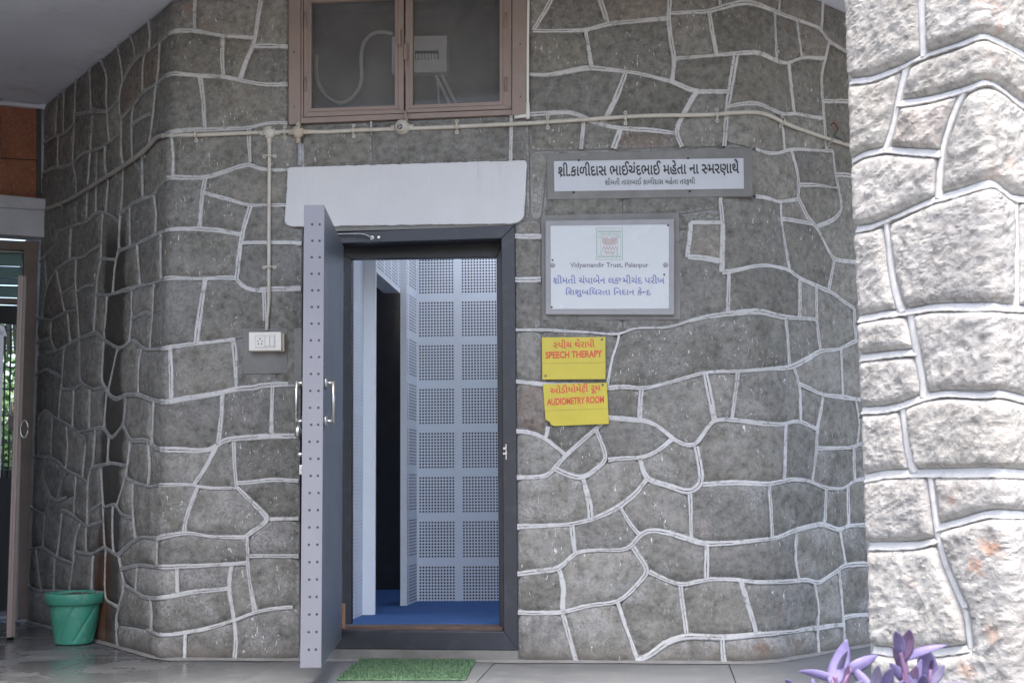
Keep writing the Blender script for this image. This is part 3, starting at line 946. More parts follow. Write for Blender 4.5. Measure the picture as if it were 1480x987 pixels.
# ------------------------------------------------------------------ floor, ground, ceiling
def floor_mat():
    m = Mat('worn grey stone floor'); v = m.coord('Object'); g = m.n('ShaderNodeNewGeometry')
    sp = m.n('ShaderNodeSeparateXYZ'); m.L(g.outputs['Position'], sp.inputs[0]); P_ = g.outputs['Position']
    n1 = m.noise(P_, 2.0, 6); n2 = m.noise(P_, 8.0, 8, 0.75); n3 = m.noise(P_, 60, 4)
    c = m.ramp(n1, [(0.3, (0.118, 0.125, 0.130)), (0.7, (0.165, 0.172, 0.177))])
    c = m.mix(m.ramp(n2, [(0.50, 0.0), (0.72, 0.55)]), c, (0.24, 0.235, 0.225))
    c = m.mix(m.ramp(n3, [(0.6, 0.0), (0.75, 0.35)]), c, (0.07, 0.07, 0.07))
    wet = m.math('MULTIPLY', m.ramp(m.noise(P_, 1.9, 5, 0.6), [(0.42, 0.0), (0.50, 1.0)]),
                 m.ramp(m.math('MULTIPLY_ADD', sp.outputs[0], -0.5, -0.5), [(0.12, 0.0), (0.30, 1.0)]))
    c = m.mix(m.math('MULTIPLY', wet, 0.6), c, (0.09, 0.093, 0.095))
    r = m.mix(wet, m.ramp(n2, [(0.3, 0.40), (0.7, 0.62)]), (0.20, 0.20, 0.20))
    return m.fin(c, r, m.bump(n2, 0.10, 0.004), 0.0, 0.5)
M_FLOOR = floor_mat()
GROUND_Z = -0.45
M_SOIL = plain('dry garden soil', (0.21, 0.195, 0.175), 0.95, var=0.25, scale=1.5, bump=0.6, bs=20, dirt=(0.10, 0.13, 0.05), dirt_amt=0.6)
struct(meshobj('ground', [(-150, -150, GROUND_Z), (150, -150, GROUND_Z), (150, 150, GROUND_Z), (-150, 150, GROUND_Z)], [(0, 1, 2, 3)], M_SOIL))
# porch floor: a plinth with separate stone slabs on it, laid square to the front wall
fx = head(96.6); fy = head(6.6)
def fl(a, b, z=0.0): q = FRONT.p + fx * a + fy * b; return Vector((q.x, q.y, z))
pm = MB(); pm.prism([fl(-7.5, -3.1, GROUND_Z - 0.05), fl(4.5, -3.1, GROUND_Z - 0.05), fl(4.5, 3.6, GROUND_Z - 0.05), fl(-7.5, 3.6, GROUND_Z - 0.05)], (0, 0, -GROUND_Z + 0.05 - 0.022))
floor_ob = struct(pm.build('porch_floor', M_BED))
rows = [-3.1, -2.45, -1.85, -1.2, -0.62, 0.10, 0.9, 1.7, 2.5, 3.6]
rnd = random.Random(4)
for i in range(len(rows) - 1):
    a = -7.5 + (0.37 if i % 2 else 0.0)
    a0 = -7.5
    while a0 < 4.5:
        a1 = min(4.5, a + rnd.uniform(1.0, 1.35)) if a0 > -7.5 else a + 0.6
        m_ = MB(); g = 0.0016; dz = rnd.uniform(-0.0015, 0.0015)
        m_.prism([fl(a0 + g, rows[i] + g, -0.021), fl(a1 - g, rows[i] + g, -0.021), fl(a1 - g, rows[i + 1] - g, -0.021), fl(a0 + g, rows[i + 1] - g, -0.021)], (0, 0, 0.021 + dz))
        m_.build('floor_slab', M_FLOOR, floor_ob, bevel=0.002, seg=1)
        a0 = a1; a = a1
# cement fillet where the wall meets the floor
fv = MB(); n = 60; us = [S0 + (S1 - S0) * i / n for i in range(n + 1)]
for a, b in zip(us, us[1:]):
    pa, pb = WALL.P(a, 0, 0), WALL.P(b, 0, 0); na, nb = WALL.N(a), WALL.N(b)
    ka = 0.022 + 0.02 * noise.noise(Vector((a * 4, 0, 0))); kb = 0.022 + 0.02 * noise.noise(Vector((b * 4, 0, 0)))
    fv.add([pa + Vector((0, 0, .016)), pb + Vector((0, 0, .016)), pb + nb * kb + Vector((0, 0, .003)), pa + na * ka + Vector((0, 0, .003))], [(0, 3, 2, 1)])
fil = fv.build('cement_fillet', M_PLASTER, wall, smooth=True)
# porch roof slab
cm = MB()
def cl(a, b): return fl(a, b, CEIL)
slab = [cl(-8.5, -2.5), cl(-0.2, -1.95), cl(1.55, -1.66), cl(4.6, -1.66), cl(4.6, 3.5), None, cl(-8.5, 3.5)]
ins = [pRE - Vector((dR.y, -dR.x, 0)) * 0.25, pR - (FRONT.n + Vector((dR.y, -dR.x, 0))).normalized() * 0.25, pL - FRONT.n * 0.25, pLE + head(54) * 0.25]
slab = slab[:5] + [Vector((q.x, q.y, CEIL)) for q in ins] + slab[6:]
cm.prism(slab, (0, 0, 0.16)); struct(cm.build('porch_ceiling', M_CEIL, bevel=0.01))

# ------------------------------------------------------------------ stone pillar on the right
col_l = at_depth(1241, 697, 4.62); dC = head(180 - 33.0)          # from the left edge towards the camera and right
kk = None
r_ = ray(1452, 697); den = r_.x * dC.y - r_.y * dC.x
kk = (col_l.y * r_.x - col_l.x * r_.y) / -den
c0 = Vector((col_l.x, col_l.y, 0)); c1 = c0 + dC * kk; wC = kk; print('pillar width', kk)
dS = head(57.0)
c2 = c1 + dS * wC; c3 = c0 + dS * wC
PIL = Sheet([c3 + (c0 - c3) * 0.5, c0, c1, c2, c3, c3 + (c0 - c3) * 0.5], [0, 0.03, 0.035, 0.03, 0.03, 0])
PIL.ext = 0.001
PJ = '''
e1 60,40 100,30 220,-5 400,-70
e1 680,-300 680,-10 685,200 690,390
e1 165,610 300,595 480,530 650,440 760,400 950,340 1185,270 1300,320 1450,400 1600,470
e1 560,510 500,760 455,985 e2 400,200
e1 510,775 700,755 900,700 1050,660 1220,620 1300,660 1430,780 1600,860
e1 990,700 900,900 e2 900,0 850,100 830,230 805,400 800,560
e2 120,290 250,220 420,190 600,205 830,220
e2 150,790 300,770 450,710 600,640 780,560 1000,500 1240,440 1380,550 1455,560 1600,570
e2 410,760 440,985 e3 440,100 480,320 530,480
e2 1400,550 1420,985 e3 1410,0 1410,450
e3 210,525 400,490 580,470 750,440 1000,430 1300,440 1455,445 1600,470
e3 590,480 640,750 690,985 e4 690,160
e3 215,815 400,795 635,775
e4 245,275 400,270 540,240 700,175 850,150 1100,160 1300,150 1455,190 1600,220
e4 530,255 570,550 615,740
e4 265,780 400,755 620,745 850,745 1200,740 1455,750 1600,760
e4 740,755 e5 760,100 800,400 850,580 920,750 990,900 e6 1130,100 1155,315
e5 820,320 1000,270 1200,215 1455,225 1600,240
e5 290,465 500,460 650,455 800,420
e5 1020,890 1200,865 1455,875 1600,890
e6 610,325 780,345 950,340 1150,315 1300,325 1480,325 1600,325
e6 900,345 900,960
'''
pj = snap(parse(PJ, CR), 10, 8)
szp = [[[PIL.hit(*p) for p in pts], h, t] for pts, h, t in pj]
Ltot = PIL.len; sA = PIL.hit(1241, 697)[0] * 0 + (c0 - c3).length * 0.5; sB = sA + wC; sC = sB + wC; sD = sC + wC
xr = [PIL.hit(1478, y)[0] for y in (100, 700)]
zr = [2.95, 2.55, 2.2, 1.83, 1.42, 1.08, 0.72, 0.36, 0.1]
back = []
sV = sB + wC * 0.75
for q in szp:                                      # carry courses round the far corner, out of the photograph's view
    if q[0][-1][0] > sB + 0.15 and q[0][0][0] < sB: q[0].append((sD + 0.02, q[0][-1][1] + 0.02)); 
for k, z in enumerate(zr):
    back.append([[(0.0, z), (sA - 0.02, z + 0.02)], False, False])
    back.append([[(sD, z + 0.04), (Ltot, z)], False, False])
for s_ in (sC - 0.12, sC + 0.2): back.append([[(s_, 0), (s_ + 0.02, CEIL)], False, False])
back.append([[(sA - 0.008, 0), (sA - 0.008, CEIL)], True, False])
back.append([[(sD, 0), (sD, CEIL)], True, False])
back.append([[(sA, 2.72), (sB + 0.1, 2.78), (sC, 2.75), (sD, 2.7)], False, False])
back.append([[(sA, 3.08), (sB, 3.05), (sC, 3.1), (sD, 3.05)], False, False])
bp = [(0, 0), (Ltot, 0), (Ltot, CEIL), (0, CEIL), (0, 0)]
pn = snap([[list(p), h, t] for p, h, t in szp] + back + [[bp, True, False]], 0.10, 0.06); pn[-1][0] = bp
pcells = faces_of(pn); print('pillar cells', len(pcells), 'sB', sB, 'xr', xr)
def pp_(crop, x, y, r, a): o_ = CR[crop]; q_ = PIL.hit(o_[0] + x / o_[2], o_[1] + y / o_[2]); return (q_[0], q_[1], r, a)
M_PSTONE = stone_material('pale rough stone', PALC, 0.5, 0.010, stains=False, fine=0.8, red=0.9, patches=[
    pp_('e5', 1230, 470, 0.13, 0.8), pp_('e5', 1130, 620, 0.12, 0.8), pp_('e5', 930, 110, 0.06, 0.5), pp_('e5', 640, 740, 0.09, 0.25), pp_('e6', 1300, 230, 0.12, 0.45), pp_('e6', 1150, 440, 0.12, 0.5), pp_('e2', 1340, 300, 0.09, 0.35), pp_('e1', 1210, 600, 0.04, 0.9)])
pillar = thing('stone_pillar', 'bright rough-hewn pale stone pillar with white joints at the right edge of the porch', 'pillar', (c0.x, c0.y, 0))
bm_ = MB(); core = [c0, c1, c2, c3]
cen = (c0 + c1 + c2 + c3) / 4
bm_.prism([Vector((p.x, p.y, 0)) + (cen - p).normalized() * 0.028 for p in core], (0, 0, CEIL)); bm_.build('mortar_core', M_PPOINT, pillar)
for k, (ar, poly) in enumerate(sorted(pcells, key=lambda q: -q[0])):
    if ar > 3: continue
    mx = sum(p[0] for p in poly) / len(poly)
    vis = sA - 0.05 < mx < sB + 0.45
    make_stone(PIL, poly, M_PSTONE, pillar, 0.016, 0.016, 0.0088 if vis else 0.05, 0.0105 if vis else 0.008, 90 + k * 1.91, 0.007, base=-0.020, fall=0.009)
rv, rf, ruv = [], [], []
PRV = [(-1, -0.022), (-0.9, -0.006), (-0.35, -0.003), (0, -0.002), (0.35, -0.003), (0.9, -0.006), (1, -0.022)]
PRH = [(-1, -0.024), (-0.95, 0.001), (-0.70, 0.003), (-0.50, -0.001), (0, -0.006), (0.6, -0.008), (1, -0.024)]
for k, (pts, h, t) in enumerate(pn[:-1]):
    if h: continue
    if min(p[0] for p in pts) < sA + 0.012 and max(p[0] for p in pts) > sA + 0.05: pts = [p for p in resample(pts, 0.01, False) if p[0] > sA + 0.012]
    ribbon(rv, rf, ruv, PIL, pts, 0.015, PRV, k * 2.7 + 9, jag=0.3, horiz_prof=PRH)
stuff(meshobj('whitewashed_pointing', rv, rf, M_PPOINT, pillar, True, ruv))

# ------------------------------------------------------------------ the metal door: frame, leaf, fittings
def F(px, py, off=0.0): return FRONT.at(px, py, off)
door = thing('door', 'open slate grey metal door with a lilac edge and steel handles in a dark blue frame', 'door', tuple(F(470, 957)))
N_ = FRONT.n
def bar(mb, quad, off, depth):
    mb.prism([F(x, y, off) for x, y in quad], -N_ * depth)
fo = [(437, 338), (744, 325.5), (748.5, 939.5), (436, 936.5)]; fi = [(458, 353), (724.5, 344.5), (728, 912.5), (458, 910.5)]
for i, nm in enumerate(('frame_head', 'frame_post', 'frame_sill', 'frame_post')):
    m_ = MB(); j = (i + 1) % 4
    bar(m_, [fo[i], fo[j], fi[j], fi[i]], 0.010, 0.055); m_.build(nm, M_BLUE, door, bevel=0.003)
go = [(452, 347), (732, 338), (734, 918), (452, 916)]; gi = [(508, 374.5), (717.5, 371.5), (721.5, 906.5), (507, 906.5)]
m_ = MB()
for i in (0, 1, 3):
    j = (i + 1) % 4; bar(m_, [go[i], go[j], gi[j], gi[i]], -0.17, 0.05)
m_.build('inner_frame', M_BLUE, door, bevel=0.003)
# lining of the opening between the two rings
m_ = MB()
for i in (0, 1, 2, 3):
    j = (i + 1) % 4
    a, b = F(*fi[i], -0.045), F(*fi[j], -0.045)
    outv = {0: Vector((0, 0, 1)), 1: fx, 2: Vector((0, 0, -1)), 3: -fx}[i]
    m_.prism([a, b, b - N_ * 0.13, a - N_ * 0.13], outv * 0.02)
m_.build('lining', M_BLUE, door)
m_ = MB(); a, b = F(495, 904.5, -0.075), F(727, 906.5, -0.075); m_.prism([a, b, b - N_ * 0.14, a - N_ * 0.14], (0, 0, -0.03)); m_.build('threshold', M_DARKWOOD, door, bevel=0.003)
m_ = MB(); m_.prism([F(493.5, 872, -0.03), F(498, 872, -0.03), F(498, 908, -0.03), F(493.5, 908, -0.03)], -N_ * 0.02); m_.build('wood_packer', M_RAWWOOD, door, bevel=0.002)
# leaf
h_leaf = -2.6; ld = head(h_leaf); ln = head(h_leaf + 90)          # along the leaf away from the camera; its face looks right
eL, eR = at_depth(437, 640, 5.42), at_depth(465.5, 640, 5.42)
zt = at_depth(453, 296.5, 5.42).z; zb = at_depth(450, 964.5, 5.42).z
th = eR.x - eL.x; ew = 0.97
lo_ = Vector((eL.x, 5.42, zb)); TH = ln * (th + 0.002); LW = ld * ew; UP = Vector((0, 0, zt - zb))
m_ = MB(); m_.prism([lo_ + ld * 0.004, lo_ + ld * 0.004 + TH, lo_ + TH + LW, lo_ + LW], UP)
leaf = m_.build('door_leaf', M_LEAF, door, bevel=0.002)
m_ = MB(); m_.prism([lo_ - ln * 0.001, lo_ + TH + ln * 0.001, lo_ + TH + ln * 0.001 + UP, lo_ - ln * 0.001 + UP], ld * -0.003)
edge_ = m_.build('edge_strip', M_EDGE, leaf, bevel=0.001)
m_ = MB(); m2 = MB()
for i in range(26):
    z = zt - 0.085 - i * 0.0757 * 0 - i * (zt - zb - 0.16) / 25
    for f_ in (0.40, 0.78):
        jx = 0.006 * noise.noise(Vector((i * 3.1, f_ * 9, 0)))
        p = lo_ + TH * f_ + ln * jx - ld * 0.0031 + Vector((0, 0, z - zb))
        m_.lathe(p, -ld, [(0.0055, 0), (0.0055, 0.0008), (0.004, 0.0016)], 8)
m_.build('rivets', M_BLACK, leaf)['kind'] = 'stuff'
def d_handle(side, name):
    o = lo_ + (TH if side > 0 else Vector((0, 0, 0))) + ld * 0.075
    s_ = ln * side; za = at_depth(475, 553.5, 5.5).z - zb; zc_ = at_depth(475, 608.5, 5.5).z - zb
    m_ = MB()
    for z in (za, zc_):
        p = o + Vector((0, 0, z)); m_.lathe(p, s_, [(0.026, 0), (0.026, 0.006), (0.020, 0.012)], 20); m_.tube([p, p + s_ * 0.036], 0.0065, 12)
    m_.tube([o + s_ * 0.036 + Vector((0, 0, za + 0.008)), o + s_ * 0.036 + Vector((0, 0, zc_ - 0.008))], 0.0080, 12)
    m_.build(name, M_STEEL, leaf, smooth=True)
d_handle(1, 'pull_handle'); d_handle(-1, 'pull_handle')
o = lo_ + ld * 0.06
m_ = MB(); z = at_depth(430, 624, 5.5).z - zb; m_.lathe(o + Vector((0, 0, z)), -ln, [(0.012, 0), (0.012, 0.012), (0.026, 0.016), (0.028, 0.03), (0.020, 0.038)], 20); m_.build('knob', M_STEEL, leaf, smooth=True)
m_ = MB(); z = at_depth(430, 657, 5.5).z - zb; m_.lathe(o + Vector((0, 0, z)), -ln, [(0.009, 0), (0.009, 0.03)], 12); m_.build('bolt', M_STEEL, leaf, smooth=True)
m_ = MB(); z = at_depth(430, 679, 5.5).z - zb; m_.box(o + Vector((0, 0, z - 0.02)), ld * 0.04, -ln * 0.02, (0, 0, 0.04)); m_.build('lock_case', M_STEEL, leaf, bevel=0.002)
m_ = MB(); z = at_depth(430, 679, 5.5).z - zb; m_.lathe(o + Vector((0, 0, z)) - ld * 0.0, -ld, [(0.010, 0), (0.010, 0.003)], 14); m_.build('keyhole', M_BLACK, leaf)
for zz in (0.25, 1.0, 1.75):
    m_ = MB(); p = lo_ + LW + TH * 0.9 + Vector((0, 0, zz - 0.05)); m_.tube([p, p + Vector((0, 0, 0.12))], 0.011, 12); m_.build('hinge', M_LEAF, leaf, smooth=True)
# striker plate on the right post, stay hook on the head
m_ = MB()
m_.box(F(727, 657, 0.012), fx * 0.022, (0, 0, 0.010), N_ * 0.010)
m_.box(F(730.5, 664, 0.012), fx * 0.008, (0, 0, 0.075), N_ * 0.006); m_.box(F(727.5, 650, 0.012), fx * 0.017, (0, 0, 0.012), N_ * 0.012)
m_.build('striker', M_STEEL, door, bevel=0.0015)
m_ = MB(); m_.tube(curve_pts([F(486, 338.5, 0.03), F(508, 338, 0.04), F(525, 338.5, 0.04), F(538, 344, 0.02)]), 0.004, 8); m_.lathe(F(538, 344, 0.008), N_, [(0.010, 0), (0.010, 0.008)], 12); m_.lathe(F(548, 343.5, 0.008), N_, [(0.007, 0), (0.007, 0.010)], 12)
m_.build('stay_hook', M_STEEL, door, smooth=True)

# ------------------------------------------------------------------ room beyond the door
hr = 3.6; rxv = head(90 + hr); ryv = head(hr)
M_PANEL = None
def perf_mat(name, col, u0, v0, pu, pv, nu, nv, pitch, rad, uoff=0.0, hole=(0.03, 0.035, 0.045)):
    """acoustic board: blocks of small square-pitched holes, measured in metres on the board"""
    m = Mat(name); tc = m.n('ShaderNodeTexCoord'); sep = m.n('ShaderNodeSeparateXYZ'); m.L(tc.outputs['UV'], sep.inputs[0])
    def cellf(x, o, per, cnt):
        a = m.math('FLOORED_MODULO', m.math('SUBTRACT', x, o), per)
        ok = m.math('LESS_THAN', a, cnt * pitch)
        b = m.math('SUBTRACT', m.math('FLOORED_MODULO', a, pitch), pitch / 2)
        return b, ok
    a, oa = cellf(sep.outputs[0], u0, pu, nu); b, ob_ = cellf(sep.outputs[1], v0, pv, nv)
    d = m.math('SQRT', m.math('ADD', m.math('MULTIPLY', a, a), m.math('MULTIPLY', b, b)))
    h = m.math('MULTIPLY', m.math('LESS_THAN', d, rad), m.math('MULTIPLY', oa, ob_))
    n = m.noise(m.coord('Object'), 3, 4)
    c = m.mix(h, m.ramp(n, [(0.3, tuple(x * 0.93 for x in col)), (0.7, col)]), hole)
    return m.fin(c, 0.55, m.bump(m.math('MULTIPLY', h, -1.0), 0.5, 0.004))
zf = 0.163
def on_z(px, py, z): return at_z(px, py, z)
zlow = zf - 0.03
bk = at_z(700, 868.0, zlow)                       # foot of the back wall
BACK = Plane((bk.x, bk.y), 90 + hr)
bl = BACK.at(602.7, 800)
# back wall board with uv in metres
B0 = Vector((bl.x, bl.y, zlow - 0.02)); Wb = 1.45; Hb = 2.5
def uvquad(name, o, u, v, mat, parent, thick):
    """board with uv in metres on its front face, thickness behind"""
    u = Vector(u); v = Vector(v); t = Vector(thick)
    vs = [o, o + u, o + u + v, o + v]; vs += [p + t for p in vs]
    fs = [(0, 1, 2, 3), (7, 6, 5, 4), (0, 4, 5, 1), (1, 5, 6, 2), (2, 6, 7, 3), (3, 7, 4, 0)]
    uv = [(0, 0), (u.length, 0), (u.length, v.length), (0, v.length)] * 2
    ob_ = meshobj(name, vs, fs, mat, parent, False, uv)
    n_ = (vs[1] - vs[0]).cross(vs[3] - vs[0])
    if n_.dot(t) > 0: ob_.data.flip_normals()
    return ob_
u_of = lambda px: (BACK.at(px, 700) - Vector((bl.x, bl.y, 0))).dot(rxv)
z_of = lambda py: BACK.at(650, py).z - B0.z
ua = u_of(606.5); pu = u_of(669.3) - ua; bw = u_of(656.3) - ua
pitch = bw / 11.45
vb = z_of(867.0); vt = z_of(373.0)
# block rows read off the board: top edges 63 px apart
pv = (z_of(373.5) - z_of(373.5 + 63.4 * 7)) / 7; nvh = 12
v0 = (z_of(373.5) - (12 * pitch)) % pv
PM1 = perf_mat('perforated board', (0.66, 0.72, 0.80), ua - pitch * 0.3, v0, pu, pv, 12, 12, pitch, pitch * 0.32)
room_back = uvquad('perforated_back_wall', B0, rxv * Wb, Vector((0, 0, Hb)), PM1, None, ryv * 0.05)
tag(room_back, 'pale blue perforated acoustic board lining the back wall seen through the doorway', 'acoustic board')
pth = 0.012; PM2 = perf_mat('perforated side board', (0.66, 0.72, 0.80), 0.05, v0, 0.24, pv, 11, 12, pitch, pitch * 0.32)
PM3 = perf_mat('faintly perforated side board', (0.66, 0.72, 0.80), 0.05, v0, 0.24, pv, 11, 12, pitch, pitch * 0.20, hole=(0.42, 0.46, 0.52))
M_BOARD = plain('plain blue white board', (0.70, 0.745, 0.80), 0.5, var=0.03, bump=0)
M_CARPET = (lambda m: m.fin(m.ramp(m.noise(m.coord('Object'), 220, 3), [(0.3, (0.014, 0.062, 0.20)), (0.7, (0.035, 0.115, 0.32))]), 0.9, m.bump(m.noise(m.coord('Object'), 300, 2), 0.5, 0.002)))(Mat('blue carpet'))
side = thing('room_partition', 'pale partition inside the doorway with perforated sides and a black opening', 'partition', (bl.x, bl.y, zlow))
jA = at_depth(524.7, 700, 7.07); jB = at_depth(542.3, 700, 7.07 + 0.17 * math.sin(R(-hr)) * 0.3)
jC = at_depth(578.6, 700, 7.90); jD = at_depth(588.0, 700, 7.90)
ZT = 2.6
def vwall(name, a, b, z0, z1, mat, parent, thick):
    a = Vector((a.x, a.y, z0)); return uvquad(name, a, Vector((b.x - a.x, b.y - a.y, 0)), Vector((0, 0, z1 - z0)), mat, parent, thick)
jN = at_depth(507.0, 700, 6.62)
jN = Vector((jA.x - (jA.y - 6.60) * 0.09, 6.70, 0))
vwall('side_board', Vector((jN.x, jN.y, 0)), jA, zf, ZT, PM3, side, (-0.03, 0, 0))
vwall('end_panel', jA, jB, zf, ZT, M_BOARD, side, (0, 0.04, 0))
dz = 2.07
vwall('header', Vector((jB.x, jB.y + .001, 0)), jC, dz, ZT, PM2, side, (-0.03, 0, 0))
vwall('opening_lining', Vector((jB.x - 0.001, jB.y + 0.003, 0)), Vector((jC.x - 0.001, jC.y, 0)), dz - 0.02, dz, M_BOARD, side, (-0.10, 0, 0))
m_ = MB(); a = Vector((jC.x, jC.y, zlow)); m_.prism([a, a + rxv * (jD.x - jC.x), a + rxv * (jD.x - jC.x) + ryv * 0.02, a + ryv * 0.02], (0, 0, ZT - zlow)); m_.build('far_jamb', M_BOARD, side)
vwall('side_board', Vector((jD.x + .001, jD.y + .02, 0)), Vector((bl.x, bl.y, 0)), zlow, ZT, PM2, side, (-0.03, 0, 0))
M_DARKROOM = plain('dark room shade', (0.035, 0.036, 0.042), 0.8, var=0.2, bump=0)  # darkness of the unlit room is put into this wall colour
dk = MB()
pA = Vector((jN.x - 1.6, 6.62, zlow)); 
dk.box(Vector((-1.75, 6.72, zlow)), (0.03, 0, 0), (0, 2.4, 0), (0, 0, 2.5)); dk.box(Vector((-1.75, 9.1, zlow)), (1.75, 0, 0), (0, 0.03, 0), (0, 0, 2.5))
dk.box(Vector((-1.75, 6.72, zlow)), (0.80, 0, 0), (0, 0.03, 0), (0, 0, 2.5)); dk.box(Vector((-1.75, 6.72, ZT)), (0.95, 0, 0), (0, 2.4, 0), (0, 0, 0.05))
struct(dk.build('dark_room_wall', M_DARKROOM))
fm = MB(); fm.box(Vector((-0.93, 6.60, zf - 0.05)), (1.62, 0, 0), (0, 0.49, 0), (0, 0, 0.05)); struct(fm.build('carpet_landing', M_CARPET, bevel=0.004))
fm = MB(); fm.box(Vector((-1.7, 6.62, zlow - 0.07)), (2.4, 0, 0), (0, 2.5, 0), (0, 0, 0.07)); struct(fm.build('carpet_floor', M_CARPET))
rw = MB()
# right side wall, and the room's ceiling round a frosted panel added to light the room
XR = 0.66
rw.box(Vector((XR, 6.50, zlow)), (0.08, 0, 0), (0, 2.2, 0), (0, 0, ZT - zlow))
for x0, x1, y0, y1 in ((-1.0, 0.80, 6.60, 6.80), (-1.0, -0.50, 6.80, 8.10), (0.55, 0.80, 6.80, 8.10), (-1.0, 0.80, 8.10, 8.75)):
    rw.box(Vector((x0, y0, ZT)), (x1 - x0, 0, 0), (0, y1 - y0, 0), (0, 0, 0.06))
struct(rw.build('room_wall', M_BOARD))
M_FROST = Mat('added light diffuser'); tb = M_FROST.n('ShaderNodeBsdfTranslucent'); tb.inputs[0].default_value = rgb(0.70, 0.73, 0.77)
M_FROST.L(tb.outputs[0], M_FROST.N['Material Output'].inputs[0]); M_FROST = M_FROST.m
m_ = MB(); m_.box(Vector((-0.50, 6.80, ZT + 0.03)), (1.05, 0, 0), (0, 1.30, 0), (0, 0, 0.006))
meshobj('added_light_panel', [(-0.50, 6.80, ZT + .03), (0.55, 6.80, ZT + .03), (0.55, 8.10, ZT + .03), (-0.50, 8.10, ZT + .03)], [(0, 1, 2, 3)], M_FROST)['kind'] = 'structure'  # unseen translucent panel, added so daylight brightens the room

# ------------------------------------------------------------------ the window over the door
win = thing('window', 'mauve brown steel window of two dusty panes over the door', 'window', tuple(F(590, 166)))
SIL = 0.05
def wbar(name, quad, off, depth, parent=None, bev=0.002, mat=None):
    m_ = MB(); m_.prism([F(x, y, off) for x, y in quad], -N_ * depth); return m_.build(name, mat or M_BROWN, parent or win, bevel=bev)
def ytop(px): return -8 - (px - 417) * 0.034
wbar('frame_post', [(417, ytop(417)), (434, ytop(434)), (434, 179.5), (417, 180.5)], 0.022, 0.10)
wbar('frame_post', [(740.5, ytop(740)), (761.3, ytop(761)), (760.3, 166.0), (740, 167.0)], 0.022, 0.10)
wbar('frame_post', [(434, ytop(434)), (438.2, ytop(438)), (438.2, 178), (434, 179)], 0.010, 0.08)
wbar('frame_sill', [(434, 170.5), (740, 158.5), (740, 166.0), (434, 178.5)], 0.014, 0.09)
wbar('frame_head', [(434, ytop(434)), (740, ytop(740)), (740, ytop(740) + 3), (434, ytop(434) + 3)], 0.014, 0.09)
M_PANE = Mat('dusty glass')
pn_, po = M_PANE.N, M_PANE.N['Material Output']
tr = M_PANE.n('ShaderNodeBsdfTransparent'); tr.inputs[0].default_value = rgb(0.92, 0.92, 0.92)
df = M_PANE.n('ShaderNodeBsdfDiffuse'); gl = M_PANE.n('ShaderNodeBsdfGlossy'); gl.inputs['Roughness'].default_value = 0.06
vv_ = M_PANE.coord('Object', (1, 1, 1)); M_PANE.L(M_PANE.ramp(M_PANE.noise(vv_, 5, 6), [(0.3, 0.16), (0.7, 0.24)]), df.inputs[0])
mx = M_PANE.n('ShaderNodeMixShader'); M_PANE.L(M_PANE.ramp(M_PANE.noise(vv_, 3.0, 7, 0.7), [(0.3, 0.16), (0.7, 0.30)]), mx.inputs[0]); M_PANE.L(tr.outputs[0], mx.inputs[1]); M_PANE.L(df.outputs[0], mx.inputs[2])
mx2 = M_PANE.n('ShaderNodeMixShader'); mx2.inputs[0].default_value = 0.012; M_PANE.L(mx.outputs[0], mx2.inputs[1]); M_PANE.L(gl.outputs[0], mx2.inputs[2]); M_PANE.L(mx2.outputs[0], po.inputs[0])
M_PANE = M_PANE.m
def sash(x0, x1, yb0, yb1, px0, px1, pb0, pb1, hinge_x):
    top0, top1 = ytop(x0) + 3.5, ytop(x1) + 3.5
    m_ = MB(); O = [(x0, top0), (x1, top1), (x1, yb1), (x0, yb0)]; I = [(px0, top0 + 9), (px1, top1 + 9), (px1, pb1), (px0, pb0)]
    for i in range(4):
        j = (i + 1) % 4; m_.prism([F(*O[i], 0.012), F(*O[j], 0.012), F(*I[j], 0.012), F(*I[i], 0.012)], -N_ * 0.035)
    s_ = m_.build('sash', M_BROWN, win, bevel=0.0025)
    O2 = [(I[0][0] - 4.5, I[0][1]), (I[1][0] + 4.5, I[1][1]), (I[2][0] + 4.5, I[2][1] + 5), (I[3][0] - 4.5, I[3][1] + 5)]
    m_ = MB()
    for i in (1, 2, 3):                                        # raised glazing bead
        j = (i + 1) % 4; m_.prism([F(*O2[i], 0.018), F(*O2[j], 0.018), F(*I[j], 0.018), F(*I[i], 0.018)], -N_ * 0.02)
    m_.build('glazing_bead', M_BROWN, s_, bevel=0.0015)
    m_ = MB(); m_.prism([F(*p, -0.008) for p in I], -N_ * 0.003); m_.build('pane', M_PANE, s_)
    for yy in (0.14, 0.80):
        y = 10 + yy * 140; m_ = MB(); m_.tube([F(hinge_x, y - 10, 0.016), F(hinge_x, y + 10, 0.016)], 0.006, 8); m_.build('hinge', M_BROWN, s_, smooth=True)
    return s_
s1 = sash(438.8, 583.5, 169.5, 164.0, 450, 570.5, 157.0, 152.5, 441)
s2 = sash(586.0, 739.5, 163.5, 157.5, 596.5, 722, 152.0, 146.8, 731)
m_ = MB(); m_.box(F(574.5, 66, 0.014), fx * 0.020, (0, 0, 0.085), N_ * 0.014); m_.tube([F(577.5, 68, 0.03), F(577.5, 44, 0.03)], 0.005, 8); m_.build('latch', M_BROWN, s1, bevel=0.001)
m_ = MB(); m_.box(F(584.5, 88, 0.014), fx * 0.018, (0, 0, 0.085), N_ * 0.014); m_.tube([F(587, 96, 0.03), F(587, 62, 0.03)], 0.004, 8); m_.build('latch', M_BROWN, s2, bevel=0.001)
m_ = MB(); m_.prism([F(582.5, 160, 0.03), F(586.5, 160, 0.03), F(590, 175, 0.04), F(586, 176, 0.04)], -N_ * 0.012); m_.build('stay', M_BROWN, s2, bevel=0.001)
